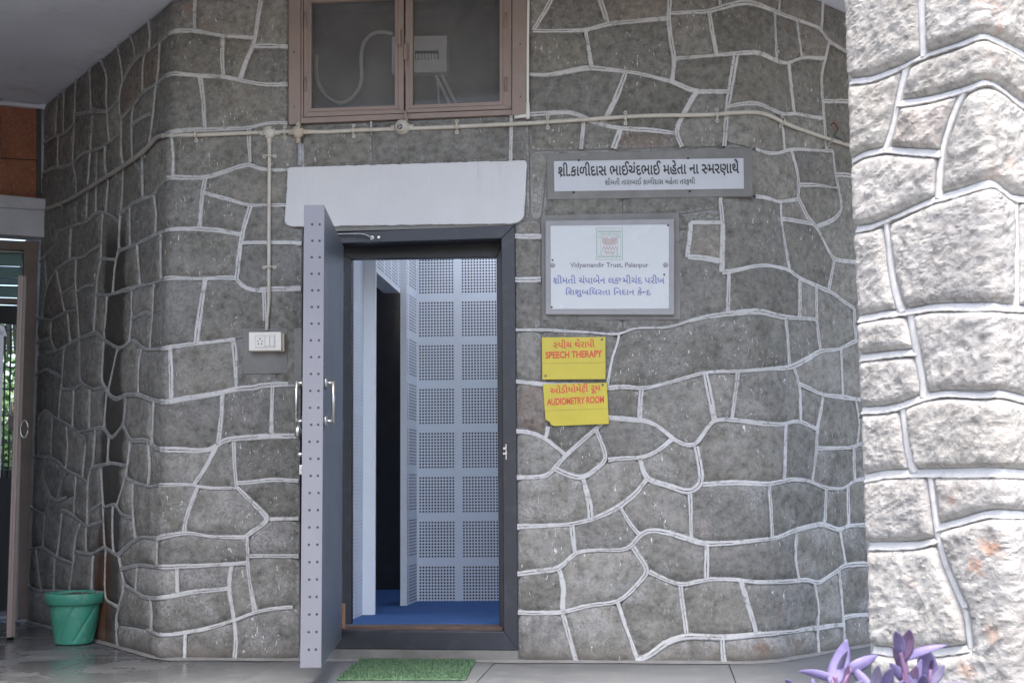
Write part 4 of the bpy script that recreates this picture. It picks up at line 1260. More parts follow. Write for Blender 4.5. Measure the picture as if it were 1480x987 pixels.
for x, y in ((425, 76), (425, 155), (752, 64), (752, 140)):
    m_ = MB(); m_.lathe(F(x, y, 0.0222), N_, [(0.004, 0), (0.004, 0.002)], 8); m_.build('screw', M_BLACK, win)
# closet behind the panes
M_CAV = plain('grimy cement render', (0.20, 0.195, 0.18), 0.9, var=0.25, scale=4, bump=0.4, bs=40, dirt=(0.12, 0.11, 0.1), dirt_amt=0.6)
a = F(430, 178, -0.13); b = F(748, 178, -0.13); a.z = b.z = F(590, 166, 0).z - 0.02; hgt = CEIL - a.z
m_ = MB(); dpt = 0.22; t_ = 0.03
m_.prism([a - N_ * dpt, b - N_ * dpt, b - N_ * dpt + Vector((0, 0, hgt)), a - N_ * dpt + Vector((0, 0, hgt))], -N_ * t_)
m_.prism([a, a - N_ * dpt, a - N_ * dpt + Vector((0, 0, hgt)), a + Vector((0, 0, hgt))], -fx * t_)
m_.prism([b, b - N_ * dpt, b - N_ * dpt + Vector((0, 0, hgt)), b + Vector((0, 0, hgt))], fx * t_)
m_.prism([a, b, b - N_ * dpt, a - N_ * dpt], (0, 0, -t_))
m_.prism([a + Vector((0, 0, hgt)), b + Vector((0, 0, hgt)), b - N_ * dpt + Vector((0, 0, hgt)), a - N_ * dpt + Vector((0, 0, hgt))], (0, 0, t_))
struct(m_.build('closet_wall', M_CAV))
CB = -0.13 - dpt
# distribution board and its conduits
M_DB = plain('grey white enamel', (0.85, 0.85, 0.86), 0.5, var=0.05, bump=0)
M_COND = plain('pale grey conduit', (0.80, 0.79, 0.77), 0.6, var=0.06, bump=0)
db = thing('distribution_board', 'grey white breaker box on the back wall behind the right window pane', 'breaker box', tuple(F(620, 105, CB)))
q = [F(566, 53, CB + 0.09), F(646, 51.5, CB + 0.09), F(646, 104.5, CB + 0.09), F(566, 106, CB + 0.09)]
m_ = MB(); m_.prism(q, -N_ * 0.085); m_.build('case', M_DB, db, bevel=0.004)
m_ = MB(); m_.prism([F(600, 74, CB + 0.092), F(634, 73.5, CB + 0.092), F(634, 86, CB + 0.092), F(600, 86.5, CB + 0.092)], -N_ * 0.004); m_.build('slot', M_BLACK, db)
for i in range(7):
    x = 601 + i * 4.6; m_ = MB(); m_.prism([F(x, 78, CB + 0.100), F(x + 3.2, 78, CB + 0.100), F(x + 3.2, 85.5, CB + 0.100), F(x, 85.5, CB + 0.100)], -N_ * 0.01); m_.build('breaker', M_DB, db)
for x, y in ((604, 57), (641, 56), (641, 100)):
    m_ = MB(); m_.lathe(F(x, y, CB + 0.0905), N_, [(0.006, 0), (0.005, 0.003)], 10); m_.build('screw', M_COND, db)
def conduit_in(pts, r, label):
    m_ = MB(); m_.tube(curve_pts([F(x, y, CB + 0.04) for x, y in pts], 8), r, 10)
    return tag(m_.build('flexible_conduit', M_COND, None, smooth=True), label, 'conduit')
conduit_in([(457.5, 80), (457, 100), (460, 120), (472, 140), (490, 149), (506, 144), (519, 128), (523, 110), (522, 88), (525, 66), (534, 53), (548, 47), (568, 49)], 0.0105, 'pale conduit curling in an S behind the left window pane')
conduit_in([(628, 106), (632, 118), (634.5, 150), (635, 170)], 0.006, 'thinnest of the three conduits dropping from the breaker box, the left one')
conduit_in([(627, 104), (634, 118), (644, 138), (652, 158), (656, 170)], 0.0085, 'pale conduit dropping from the breaker box, the middle of three')
conduit_in([(636, 104), (643, 118), (652, 136), (662, 156), (667, 168)], 0.0085, 'pale conduit dropping from the breaker box, the right one of three')

# ------------------------------------------------------------------ surface conduit, boxes, clips
def wp(px, py, off=0.016): return WALL.pos(px, py, off)
PIPE_M = M_PVC
def wpipe(name, pts, r, mat, label, off=0.020, k=4):
    m_ = MB(); m_.tube(curve_pts([wp(x, y, off) for x, y in pts], k), r, 12)
    o = thing(name, label, 'conduit', tuple(wp(*pts[0])))
    m_.build('pipe', mat, o, smooth=True); return o
main = [(244, 197.5), (300, 196.5), (350, 194.5), (390, 193), (430, 192), (470, 192.5), (520, 190), (583, 188), (640, 186), (700, 183), (765, 180), (850, 174.5), (930, 169.5), (1020, 168), (1060, 165), (1090, 164.5), (1108, 169), (1140, 184), (1195, 203), (1215, 209), (1240, 218)]
cA = wpipe('wall_conduit', main, 0.0105, M_PVC, 'cream plastic conduit running level under the window and on round the right corner')
cB = wpipe('wall_conduit', [(243, 197.5), (236, 198.5), (228, 204), (213, 220), (190, 237), (160, 256), (120, 281), (95, 294), (72, 303)], 0.0125, M_PVCD, 'dusty grey conduit sloping down to the left across the dark return wall', off=0.022)
cC = wpipe('wall_conduit', [(391.5, 200), (391, 260), (390.5, 330), (390.5, 400), (390.2, 440), (388, 462), (387.5, 479)], 0.0098, M_PVC, 'cream plastic conduit dropping to the switch box left of the door')
cD = wpipe('wall_conduit', [(764.5, -18), (763.5, 60), (763.3, 130), (763.3, 168)], 0.007, M_WHITEP, 'white conduit running down the right edge of the window')
m_ = MB(); m_.tube([wp(763.5, 169, 0.02), wp(744, 171.5, 0.02)], 0.009, 10); m_.tube([wp(763.5, 174, 0.02), wp(763.5, 150, 0.02)], 0.010, 10); m_.build('elbow', M_WHITEP, cD, smooth=True)
def clip(px, py, ang, parent, mat=M_PVC):
    u, z = WALL.hit(px, py); n = WALL.N(u); P0 = WALL.P(u, z, 0.010); t = WALL.P(u + 0.01, z, 0.010) - P0; t.normalize(); up = Vector((0, 0, 1))
    ax = t * math.cos(ang) + up * math.sin(ang); ac = t * -math.sin(ang) + up * math.cos(ang)      # ax along the pipe, ac across
    m_ = MB()
    arc = [(-0.030, 0.002), (-0.015, 0.002), (-0.013, 0.016), (-0.007, 0.0245), (0.007, 0.0245), (0.013, 0.016), (0.015, 0.002), (0.030, 0.002)]
    vs = []
    for s_ in (-0.007, 0.007):
        for c_, h in arc: vs.append(P0 + ax * s_ + ac * c_ + n * h)
    k = len(arc); m_.add(vs, [(i, i + 1, i + 1 + k, i + k) for i in range(k - 1)])
    for sg in (-1, 1):
        m_.lathe(P0 + ac * sg * 0.028 + n * 0.001, n, [(0.0095, 0), (0.0095, 0.0035)], 12)
    c_ = m_.build('clip', mat, parent, smooth=True); so_ = c_.modifiers.new('thick', 'SOLIDIFY'); so_.thickness = 0.0015
    for sg in (-1, 1):
        m_ = MB(); m_.lathe(P0 + ac * sg * 0.028 + n * 0.0045, n, [(0.0035, 0), (0.003, 0.002)], 8); m_.build('screw', M_BLACK, c_)
for x, y in ((285, 197), (413, 192.5), (512, 190.5), (661, 184.5), (792, 178), (904, 172), (1036, 168)): clip(x, y, 0.0, cA)
clip(1126, 177, -0.45, cA); clip(1196, 204, -0.35, cA, M_PVCD)
for x, y in ((391, 227), (390.5, 387)): clip(x, y, math.pi / 2, cC)
for x, y in ((211, 221), (170, 250), (130, 273), (92, 296)): clip(x, y, 0.5, cB, M_PVCD)
def jbox(px, py, r, mat, label, arms, parent=None, name='junction_box', dome=False):
    o = thing(name, label, 'junction box', tuple(wp(px, py, 0.0))); P0 = wp(px, py, 0.006); n = FRONT.n
    m_ = MB()
    prof = [(r, 0), (r, 0.026), (r * 0.93, 0.030), (r * 0.90, 0.0325), (0.002, 0.033)]
    if dome: prof = [(r, 0), (r, 0.016), (r * 0.95, 0.030), (r * 0.72, 0.044), (r * 0.45, 0.052), (0.002, 0.055)]
    m_.lathe(P0, n, prof, 28); m_.build('cap', mat, o, smooth=True)
    m_ = MB()
    for ax, l in arms:
        d = {'l': -fx, 'r': fx, 'd': Vector((0, 0, -1)), 'u': Vector((0, 0, 1))}[ax]; p = P0 + n * 0.014
        m_.tube([p, p + d * (r + 0.006), p + d * (r + l)], [0.018, 0.0135, 0.0125], 12)
    m_.build('spout', mat, o, smooth=True)
    if not dome:
        for sx, sy in ((0.6, 0.55), (-0.6, -0.6)):
            m_ = MB(); m_.lathe(P0 + n * 0.0325 + fx * sx * r + Vector((0, 0, sy * r)), n, [(0.0045, 0), (0.0045, 0.002)], 8); m_.build('screw', M_BLACK, o)
    return o
M_PVCS = plain('stained cream plastic', (0.40, 0.345, 0.28), 0.55, var=0.2, scale=20, bump=0.2, bs=60, dirt=(0.24, 0.20, 0.16), dirt_amt=0.8)
jbox(391, 194, 0.0345, M_PVC, 'clean cream junction box where the conduit drops to the switches', [('l', 0.02), ('r', 0.022), ('d', 0.03)])
jbox(432.5, 193, 0.0335, M_PVCS, 'stained brownish junction box under the left foot of the window', [('l', 0.018), ('r', 0.024), ('d', 0.026), ('u', 0.022)])
lh = jbox(582.5, 186, 0.040, M_PVC, 'round cream lamp holder with a dark empty socket under the window', [('l', 0.018), ('r', 0.020)], name='lamp_holder', dome=True); lh['category'] = 'lamp holder'
P0 = wp(581.5, 188.5, 0.006)
m_ = MB(); m_.lathe(P0 + FRONT.n * 0.036, FRONT.n, [(0.023, 0), (0.021, 0.022), (0.015, 0.0225)], 20); m_.build('collar', M_PVC, lh, smooth=True)
m_ = MB(); m_.lathe(P0 + FRONT.n * 0.056, FRONT.n, [(0.0145, 0), (0.0145, 0.0035)], 20); m_.build('socket', M_BLACK, lh)
for k in range(3):
    m_ = MB(); m_.lathe(P0 + FRONT.n * 0.0595 + fx * 0.006 * math.cos(k * 2.1) + Vector((0, 0, 0.006 * math.sin(k * 2.1))), FRONT.n, [(0.0025, 0), (0.0025, 0.0015)], 8); m_.build('contact', M_STEEL, lh)
m_ = MB(); m_.tube([wp(434.5, 209, 0.012), wp(434.7, 241, 0.012)], 0.0125, 10)
tag(m_.build('bare_conduit', plain('limewashed pipe', (0.36, 0.36, 0.40), 0.7, var=0.35, scale=30, bump=0.3), None, smooth=True), 'short limewashed pipe dropping from the stained junction box to the lintel', 'conduit')
# frayed wires on the right
m_ = MB(); m_.tube(curve_pts([wp(1193, 184, 0.03), wp(1196, 180, 0.04), wp(1199, 190, 0.05), wp(1197, 199, 0.04), wp(1205, 205, 0.05), wp(1215, 208, 0.03)]), 0.003, 6)
tag(m_.build('loose_wire', M_BLACK, None, smooth=True), 'short black loose wire tangled on the conduit beside the pillar', 'wire')

# ------------------------------------------------------------------ switch box
sw = thing('switch_box', 'white socket and twin switch box on a grey plaster patch left of the door', 'switch box', tuple(F(383, 510)))
def fp(name, poly, off, depth, mat, parent, bev=0.002):
    m_ = MB(); m_.prism([F(x, y, off) for x, y in poly], -N_ * depth); return m_.build(name, mat, parent, bevel=bev)
fp('plaster_patch', [(349.5, 475), (415, 474), (415.5, 539.5), (352, 541)], 0.016, 0.035, M_PLASTER, sw, 0.004)
fp('plaster_strip', [(415.8, 476), (436, 474), (436, 556), (416, 556)], 0.008, 0.03, M_PLASTER, sw, 0.003)
fp('back_box', [(362, 482), (411, 481.5), (411, 508), (362, 508.5)], 0.050, 0.036, plain('cream box side', (0.36, 0.31, 0.25), 0.6, bump=0), sw, 0.002)
cv = fp('cover_plate', [(359.5, 480), (406.5, 479.5), (406.5, 506.5), (359.5, 507)], 0.060, 0.010, M_WHITEP, sw, 0.003)
fp('module_frame', [(368, 484.5), (398, 484), (398, 502.5), (368, 503)], 0.0625, 0.004, plain('ivory plastic', (0.60, 0.58, 0.53), 0.35, bump=0), cv, 0.001)
for i in range(2):
    x = 383.5 + i * 6.8; fp('switch', [(x, 486.5), (x + 5.8, 486.4), (x + 5.8, 500), (x, 500.2)], 0.067, 0.006, M_WHITEP, cv, 0.0015)
fp('socket', [(370, 486.3), (381.5, 486.2), (381.5, 501), (370, 501.3)], 0.064, 0.003, M_WHITEP, cv, 0.001)
for dx, dy, r in ((0, -3.6, 1.25), (-3.1, -0.2, 0.95), (3.1, -0.2, 0.95), (-2.3, 3.6, 1.1), (2.3, 3.6, 1.1)):
    m_ = MB(); m_.lathe(F(375.8 + dx, 493.3 + dy, 0.0641), N_, [(r * 0.0034, 0), (r * 0.0034, 0.0006)], 10); m_.build('socket_hole', M_BLACK, cv)

# ------------------------------------------------------------------ lettering
def text_mesh(s_, bold=0.0, spacing=1.0):
    c = bpy.data.curves.new('lettering', 'FONT'); c.body = s_; c.size = 1.0; c.offset = bold; c.resolution_u = 3; c.space_character = spacing
    o = bpy.data.objects.new('lettering', c); COL.objects.link(o)
    dg = bpy.context.evaluated_depsgraph_get(); dg.update()
    me = bpy.data.meshes.new_from_object(o.evaluated_get(dg)); v = [Vector(p.co) for p in me.vertices]; f = [tuple(p.vertices) for p in me.polygons]
    bpy.data.objects.remove(o); bpy.data.curves.remove(c); bpy.data.meshes.remove(me)
    return v, f
def extent(v): return (min(p.x for p in v), max(p.x for p in v)) if v else (0, 0)
def compose(tokens, bold):
    """tokens: plain runs, ('half', letter, share of its width kept), 'SLASH' (the r stroke under a letter), 'REPH', 'CARET'"""
    V, Fc, x = [], [], 0.0
    base = extent(text_mesh('નન', bold)[0])
    for t in tokens:
        if t == 'SLASH': add = [(-0.30, 0.20), (-0.33, 0.14), (-0.50, -0.05), (-0.45, -0.08), (-0.27, 0.10)]
        elif t == 'REPH': add = [(-0.34, 0.66), (-0.22, 0.79), (-0.08, 0.76), (-0.10, 0.70), (-0.21, 0.73), (-0.28, 0.64)]
        elif t == 'CARET': add = [(-0.36, -0.22), (-0.23, -0.02), (-0.10, -0.22), (-0.15, -0.24), (-0.23, -0.10), (-0.31, -0.24)]
        else: add = None
        if add is not None:
            b = len(V); V += [Vector((x + p[0], p[1], 0)) for p in add]; Fc.append(tuple(range(b, b + len(add)))); continue
        half = None
        if isinstance(t, tuple): half = t[2]; t = t[1]
        v, f = text_mesh(t, bold); e = extent(text_mesh('ન' + t + 'ન', bold)[0]); adv = (e[1] - e[0]) - (base[1] - base[0])
        if half is not None:
            x0, x1 = extent(v); cut = x0 + (x1 - x0) * half
            bm = bmesh.new(); vs = [bm.verts.new(p) for p in v]
            for q in f:
                try: bm.faces.new([vs[i] for i in q])
                except ValueError: pass
            bmesh.ops.bisect_plane(bm, geom=bm.verts[:] + bm.edges[:] + bm.faces[:], plane_co=(cut, 0, 0), plane_no=(1, 0, 0), clear_outer=True)
            bm.verts.index_update(); v = [q.co.copy() for q in bm.verts]; f = [tuple(q.index for q in p.verts) for p in bm.faces]; bm.free(); adv = cut + 0.02
        b = len(V); V += [p + Vector((x, 0, 0)) for p in v]; Fc += [tuple(i + b for i in q) for q in f]; x += adv
    return V, Fc
def letter(tokens, pl, pr, ytop_, mat, parent, off, bold=0.0, name='lettering', label=None):
    """fit text to a line from pl to pr (bottom left and right of its box) with its top at ytop_"""
    V, Fc = compose(tokens, bold); x0, x1 = extent(V); y0 = min(p.y for p in V); y1 = max(p.y for p in V)
    A, B, T = F(*pl, off), F(*pr, off), F(pl[0], ytop_, off); U = B - A; W_ = T - A
    m_ = MB(); m_.add([A + U * ((p.x - x0) / (x1 - x0)) + W_ * ((p.y - y0) / (y1 - y0)) + N_ * 0.0004 for p in V], Fc)
    o = m_.build(name, mat, parent)
    if label: o['label'] = label
    s2_ = o.modifiers.new('paint', 'SOLIDIFY'); s2_.thickness = 0.0006; s2_.offset = 0
    return o
I_BLACK = plain('black sign paint', (0.018, 0.018, 0.02), 0.5, var=0.2, bump=0)
I_BLUE = plain('faded blue lettering', (0.13, 0.15, 0.34), 0.6, var=0.25, scale=40, bump=0)
I_GREY = plain('faded grey lettering', (0.15, 0.15, 0.16), 0.6, var=0.2, scale=40, bump=0)
I_RED = plain('red vinyl lettering', (0.52, 0.055, 0.03), 0.5, var=0.1, bump=0)
I_GREEN = plain('faded green print', (0.20, 0.30, 0.22), 0.6, var=0.1, bump=0)
I_ORANGE = plain('faded orange print', (0.32, 0.19, 0.14), 0.6, var=0.1, bump=0)
M_MARBLE = plain('white marble', (0.42, 0.43, 0.46), 0.35, var=0.06, scale=7, bump=0.05, dirt=(0.45, 0.45, 0.47), dirt_amt=0.6)
M_BOARDW = plain('white acrylic board', (0.47, 0.485, 0.505), 0.25, var=0.02, scale=5, bump=0.03, dirt=(0.41, 0.42, 0.43), dirt_amt=0.4)
M_YEL = plain('yellow sign plastic', (0.46, 0.38, 0.030), 0.35, var=0.07, scale=8, bump=0.04, dirt=(0.50, 0.42, 0.08), dirt_amt=0.5)

pq = thing('memorial_plaque', 'long white marble plaque with black lettering set in grey plaster', 'plaque', tuple(F(935, 255)))
fp('plaster_surround', [(789.5, 222), (1087.5, 213.5), (1088, 284), (791, 289)], 0.014, 0.045, M_PLASTER, pq, 0.005)
fp('marble_slab', [(800.5, 233), (1074.5, 228.5), (1075.5, 273), (801, 277)], 0.018, 0.02, M_MARBLE, pq, 0.002)
letter(['શ', 'SLASH', 'ી.કાળીદાસ ભાઈચંદભાઈ મહેતા ના ', ('half', 'સ', 0.74), 'મરણાથે', 'REPH'], (806.5, 258.5), (1068.5, 254.0), 235.0, I_BLACK, pq, 0.0185, 0.022)
letter(['શ', 'SLASH', 'ીમતી તારાબાઈ કાળીદાસ મહેતા તરફથી'], (874.5, 269.5), (1004.5, 268), 257.5, I_BLACK, pq, 0.0185, 0.008)
for x, y in ((836.5, 232), (994.5, 229), (829, 278), (997, 276.5)):
    m_ = MB(); m_.lathe(F(x, y, 0.0185), N_, [(0.006, 0), (0.004, 0.003)], 8); m_.build('pin', M_BLACK, pq)

bd = thing('trust_board', 'white board with a green emblem and blue lettering in a raised grey plaster frame', 'sign board', tuple(F(880, 385)))
fp('plaster_surround', [(782, 311), (981.5, 307), (984, 462), (783.5, 463)], 0.012, 0.04, M_PLASTER, bd, 0.005)
fp('raised_frame', [(788, 319), (974.5, 316.5), (974.5, 455), (788.5, 454.5)], 0.034, 0.04, M_PLASTER2, bd, 0.004)
wb = fp('white_board', [(795.5, 326.5), (967, 324.5), (967, 446.5), (796, 447)], 0.038, 0.006, M_BOARDW, bd, 0.0015)
OB = 0.0382
letter(['Vidyamandir Trust, Palanpur'], (824, 388.5), (937.5, 388.5), 379.5, I_GREY, wb, OB, 0.014)
letter(['શ', 'SLASH', 'ીમતી ચંપાબેન લ', ('half', 'ક', 0.8), ('half', 'ષ', 0.72), 'મીચંદ પરીખ'], (799.5, 411), (960.5, 411), 397.5, I_BLUE, wb, OB, 0.010)
letter(['િશશુબિધરતા િનદાન કે', ('half', 'ન', 0.62), 'દ', 'SLASH'], (818, 429.5), (941, 429.5), 415.5, I_BLUE, wb, OB, 0.010)
# emblem: green ruled frame, toothed bands, woven square of rust lines
def rect_lines(x0, y0, x1, y1, wd, mat, name, m_=None):
    own = m_ is None
    if own: m_ = MB()
    for a, b, c, d in ((x0, y0, x1, y0 + wd), (x0, y1 - wd, x1, y1), (x0, y0 + wd, x0 + wd, y1 - wd), (x1 - wd, y0 + wd, x1, y1 - wd)):
        m_.prism([F(a, b, OB), F(c, b, OB), F(c, d, OB), F(a, d, OB)], N_ * 0.0003)
    if own: m_.build(name, mat, wb)
rect_lines(861.5, 329.5, 900, 375.5, 0.7, I_GREEN, 'emblem_border')
m_ = MB(); rect_lines(864, 335.5, 897.5, 342, 0.4, None, '', m_); rect_lines(864, 342.5, 868.5, 369.5, 0.4, None, '', m_); rect_lines(892.5, 342.5, 897.5, 369.5, 0.4, None, '', m_); rect_lines(869.5, 363, 892, 369.5, 0.4, None, '', m_)
stuff(m_.build('emblem_rules', I_GREEN, wb))
m_ = MB()
for k in range(18):
    x = 863.8 + k * 1.9
    for y, s_ in ((335, -1), (370.5, 1)):
        m_.prism([F(x, y, OB), F(x + 1.5, y, OB), F(x + 0.75, y + s_ * 2.6, OB)], N_ * 0.0003)
stuff(m_.build('emblem_teeth', I_GREEN, wb))
m_ = MB()
def stroke(m_, x0, y0, x1, y1, wd):
    dx, dy = x1 - x0, y1 - y0; l = math.hypot(dx, dy); nx, ny = -dy / l * wd / 2, dx / l * wd / 2
    m_.prism([F(x0 + nx, y0 + ny, OB), F(x1 + nx, y1 + ny, OB), F(x1 - nx, y1 - ny, OB), F(x0 - nx, y0 - ny, OB)], N_ * 0.0003)
for k in range(4):
    d = k * 2.4
    stroke(m_, 870 + d, 343.5, 881, 354.5 - d, 0.8); stroke(m_, 892 - d, 343.5, 881, 354.5 - d, 0.8)
    stroke(m_, 870, 343.5 + d + 2, 879 - d, 354.5, 0.7) if k < 3 else None; stroke(m_, 892, 343.5 + d + 2, 883 + d, 354.5, 0.7) if k < 3 else None
for k in range(5):
    x = 870.5 + k * 4.3; stroke(m_, x, 361.5, x + 2.1, 356, 0.7); stroke(m_, x + 2.1, 356, x + 4.2, 361.5, 0.7)
stuff(m_.build('emblem_motif', I_ORANGE, wb))
letter(['વિદ્યામંદિર ટ્રસ્ટ'], (867, 341.2), (894.5, 341.2), 336.3, I_GREEN, wb, OB, name='emblem_lettering')
letter(['પાલનપુર'], (873, 368.6), (888.5, 368.6), 363.8, I_ORANGE, wb, OB, name='emblem_lettering')
for x, y, r in ((799, 383.5, 0.0115), (962, 383, 0.0115)):
    m_ = MB(); m_.lathe(F(x, y, OB), N_, [(r, 0), (r, 0.003), (r * 0.7, 0.006)], 16); m_.build('stud', M_PLASTER2, wb, smooth=True)
for x, y in ((965.5, 326), (798.5, 376), (960, 397), (797.5, 444)):
    m_ = MB(); m_.lathe(F(x, y, OB), N_, [(0.005, 0), (0.005, 0.001)], 10); m_.build('screw_hole', M_BLACK, wb)

def ysign(quad, off, label, lines, rule, chip=None):
    s_ = thing('yellow_sign', label, 'sign', tuple(F(sum(p[0] for p in quad) / 4, sum(p[1] for p in quad) / 4)), 'yellow room signs beside the door')
    body = quad[:3] + (chip or [quad[3]])
    fp('sign_plate', body, off, 0.005, M_YEL, s_, 0.0006)
    for tk, pl, pr, yt, bold in lines: letter(tk, pl, pr, yt, I_RED, s_, off + 0.0002, bold)
    m_ = MB(); (x0, y0), (x1, y1) = rule; m_.prism([F(x0, y0, off + .0001), F(x1, y1, off + .0001), F(x1, y1 + 0.45, off + .0001), F(x0, y0 + 0.45, off + .0001)], N_ * 0.0004); m_.build('ruled_line', plain('brown line', (0.25, 0.16, 0.02), 0.6, bump=0), s_)
    return s_
y1_ = ysign([(783, 487.5), (875, 487), (875.2, 547.8), (784, 548.5)], 0.0235, 'yellow SPEECH THERAPY sign, the upper of two on the stone wall',
      [([('half', 'સ', 0.74), 'પીચ થેરાપી'], (799.5, 503.5), (859.5, 502), 491.0, 0.016), (['SPEECH THERAPY'], (788.5, 518.5), (870.5, 516.2), 508.2, 0.032)], ((783.6, 525.2), (875.1, 523.6)))
y2_ = ysign([(784.5, 555.0), (877, 553), (880, 612.5), (787, 611)], 0.0225, 'yellow AUDIOMETRY ROOM sign with a broken corner, the lower of two',
      [(['ઓડીયોમેટ', 'CARET', 'ી રૂમ'], (795, 573.0), (868, 568.2), 557.0, 0.016), (['AUDIOMETRY ROOM'], (790.5, 586.0), (873, 582.3), 575.7, 0.032)], ((785.5, 593.2), (878.8, 590.2)),
      [(800, 615.5), (796, 613), (794.5, 609.5), (788.5, 606.5)])
for s_, pts in ((y1_, ((870, 490.5), (788.5, 543))), (y2_, ((871, 556), (789.5, 609)))):
    for x, y in pts[:1] if s_ is y2_ else pts:
        m_ = MB(); m_.lathe(F(x, y, 0.024), N_, [(0.006, 0), (0.004, 0.002)], 10); m_.build('screw', M_BROWN2, s_)

# ------------------------------------------------------------------ green mat
M_TURF = (lambda m: (lambda v: m.fin(m.mix(m.ramp(m.noise(v, 90, 3), [(0.35, 0.0), (0.65, 1.0)]), (0.045, 0.095, 0.05), (0.13, 0.21, 0.125)), 0.9, None, 0.0, 0.2))(m.coord('Object')))(Mat('green turf'))
mq = [on_z(*p, 0.004) for p in ((522, 954.5), (687.5, 955.5), (673, 982.5), (486.5, 982.5))]
mat_ = thing('door_mat', 'bright green artificial grass mat on the floor before the doorway', 'mat', tuple(mq[3]))
m_ = MB(); m_.prism(mq, (0, 0, 0.006)); m_.build('backing', M_TURF, mat_)
gv, gf = [], []; rnd = random.Random(5)
for k in range(9000):
    a, b = rnd.random(), rnd.random(); e = rnd.uniform(-.006, .006)
    p = (mq[0] * (1 - a) + mq[1] * a) * (1 - b) + (mq[3] * (1 - a) + mq[2] * a) * b + Vector((e, e, 0.008))
    t = rnd.uniform(0, 6.28); wv = Vector((math.cos(t), math.sin(t), 0)) * 0.0022; ln_ = Vector((rnd.uniform(-.006, .006), rnd.uniform(-.006, .006), rnd.uniform(.007, .014)))
    b0 = len(gv); gv += [p - wv, p + wv, p + ln_]; gf.append((b0, b0 + 1, b0 + 2))
stuff(meshobj('blades', gv, gf, M_TURF, mat_))

# ------------------------------------------------------------------ green plastic pot in the corner
pc = on_z(107, 930, 0.0); pr_ = (on_z(139, 930, 0).x - on_z(81, 930, 0).x) / 2 * 0.93
hp = (CAMH - 0) * 0 + (at_depth(107, 856, pc.y).z)
pot = thing('flower_pot', 'green plastic flower pot of soil with diagonal grooves in the left corner', 'pot', (pc.x, pc.y, 0))
M_POT = plain('faded green plastic', (0.050, 0.235, 0.165), 0.42, var=0.18, scale=8, bump=0.08, bs=40, dirt=(0.20, 0.30, 0.22), dirt_amt=0.9)
V, Fc = [], []; nseg = 96; prof = [(0.0, .004), (0.62, 0.0), (0.68, 0.02), (0.74, 0.2), (0.82, 0.45), (0.885, 0.70), (0.91, 0.765), (0.99, 0.775), (1.03, 0.80), (1.08, 0.97), (1.06, 1.0), (0.99, 0.99), (0.95, 0.90), (0.0, 0.90)]
rt = pr_ / 0.70; sub = []
for (r0, h0), (r1, h1) in zip(prof, prof[1:]):
    kk_ = 10 if 0.02 <= h0 and h1 <= 0.765 and h1 > h0 else 1
    for j in range(kk_): sub.append((r0 + (r1 - r0) * j / kk_, h0 + (h1 - h0) * j / kk_))
sub.append(prof[-1])
for r, h in sub[:-1]:
    for k in range(nseg):
        t = 2 * math.pi * k / nseg; g = 0
        if 0.06 < h < 0.74:
            ph = (t * 7 / (2 * math.pi) * 1.0 - h * 1.5) % 1.0; g = -0.045 * math.exp(-((ph - 0.5) / 0.06) ** 2)
        rr_ = max(0.0005, (r + g)) * rt; V.append(Vector((pc.x + rr_ * math.cos(t), pc.y + rr_ * math.sin(t), 0.003 + h * hp)))
m = len(sub) - 1
Fc = [(i * nseg + k, i * nseg + (k + 1) % nseg, (i + 1) * nseg + (k + 1) % nseg, (i + 1) * nseg + k) for i in range(m - 1) for k in range(nseg)]
meshobj('pot_body', V, Fc, M_POT, pot, True)
V = [Vector((pc.x, pc.y, hp * 1.0))]; Fc = []; rnd = random.Random(3)
for i in range(1, 9):
    for k in range(32):
        t = 2 * math.pi * k / 32; r = rt * 0.97 * i / 8; V.append(Vector((pc.x + r * math.cos(t), pc.y + r * math.sin(t), hp * (0.99 - 0.06 * (i / 8) ** 2 + 0.03 * noise.noise(Vector((r * 30 * math.cos(t), r * 30 * math.sin(t), 2)))))))
Fc = [(0, 1 + k, 1 + (k + 1) % 32) for k in range(32)] + [(1 + i * 32 + k, 1 + (i + 1) * 32 + k, 1 + (i + 1) * 32 + (k + 1) % 32, 1 + i * 32 + (k + 1) % 32) for i in range(7) for k in range(32)]
M_EARTH = plain('dark earth', (0.07, 0.055, 0.045), 0.95, var=0.4, scale=30, bump=0.8, bs=60)
meshobj('soil', V, Fc, M_EARTH, pot, True)
for i in range(3):
    m_ = MB(); p = Vector((pc.x + (0.3 + i * 0.12) * rt, pc.y - 0.3 * rt + i * 0.1 * rt, hp * 0.91)); m_.tube([p, p + Vector((0.006, 0.004, 0.02)), p + Vector((0.012 - i * .01, 0.0, 0.035))], [0.003, 0.0025, 0.001], 6); m_.build('dry_stem', M_RAWWOOD, pot, smooth=True)

# ------------------------------------------------------------------ wall with the louvred door at far left
kp0 = KP
def KPt(px, py, off=0.0): return KP.at(px, py, off)
def kprism(name, quad, off, depth, mat, parent=None, bev=0.003):
    m_ = MB(); m_.prism([KPt(x, y, off) for x, y in quad], -KP.n * depth); return m_.build(name, mat, parent, bevel=bev)
M_ORANGE = (lambda m: (lambda v: m.fin(m.mix(m.ramp(m.noise(v, 130, 2, 0.5), [(0.60, 0.0), (0.65, 0.8)]), m.mix(m.ramp(m.noise(v, 12, 6, 0.7), [(0.35, 0.0), (0.65, 1.0)]), (0.21, 0.085, 0.052), (0.30, 0.12, 0.072)), (0.42, 0.25, 0.16)), 0.7, m.bump(m.noise(v, 90, 4), 0.3, 0.003), 0.0, 0.3))(m.coord('Object')))(Mat('orange brown terrazzo tile'))
lw = thing('side_wall', 'orange speckled tile wall above a white beam in the far left corner', 'wall', tuple(KPt(30, 210)))
kprism('tile_panel', [(-260, 128), (53, 157.5), (53, 231), (-260, 212)], 0.0, 0.08, M_ORANGE, lw)
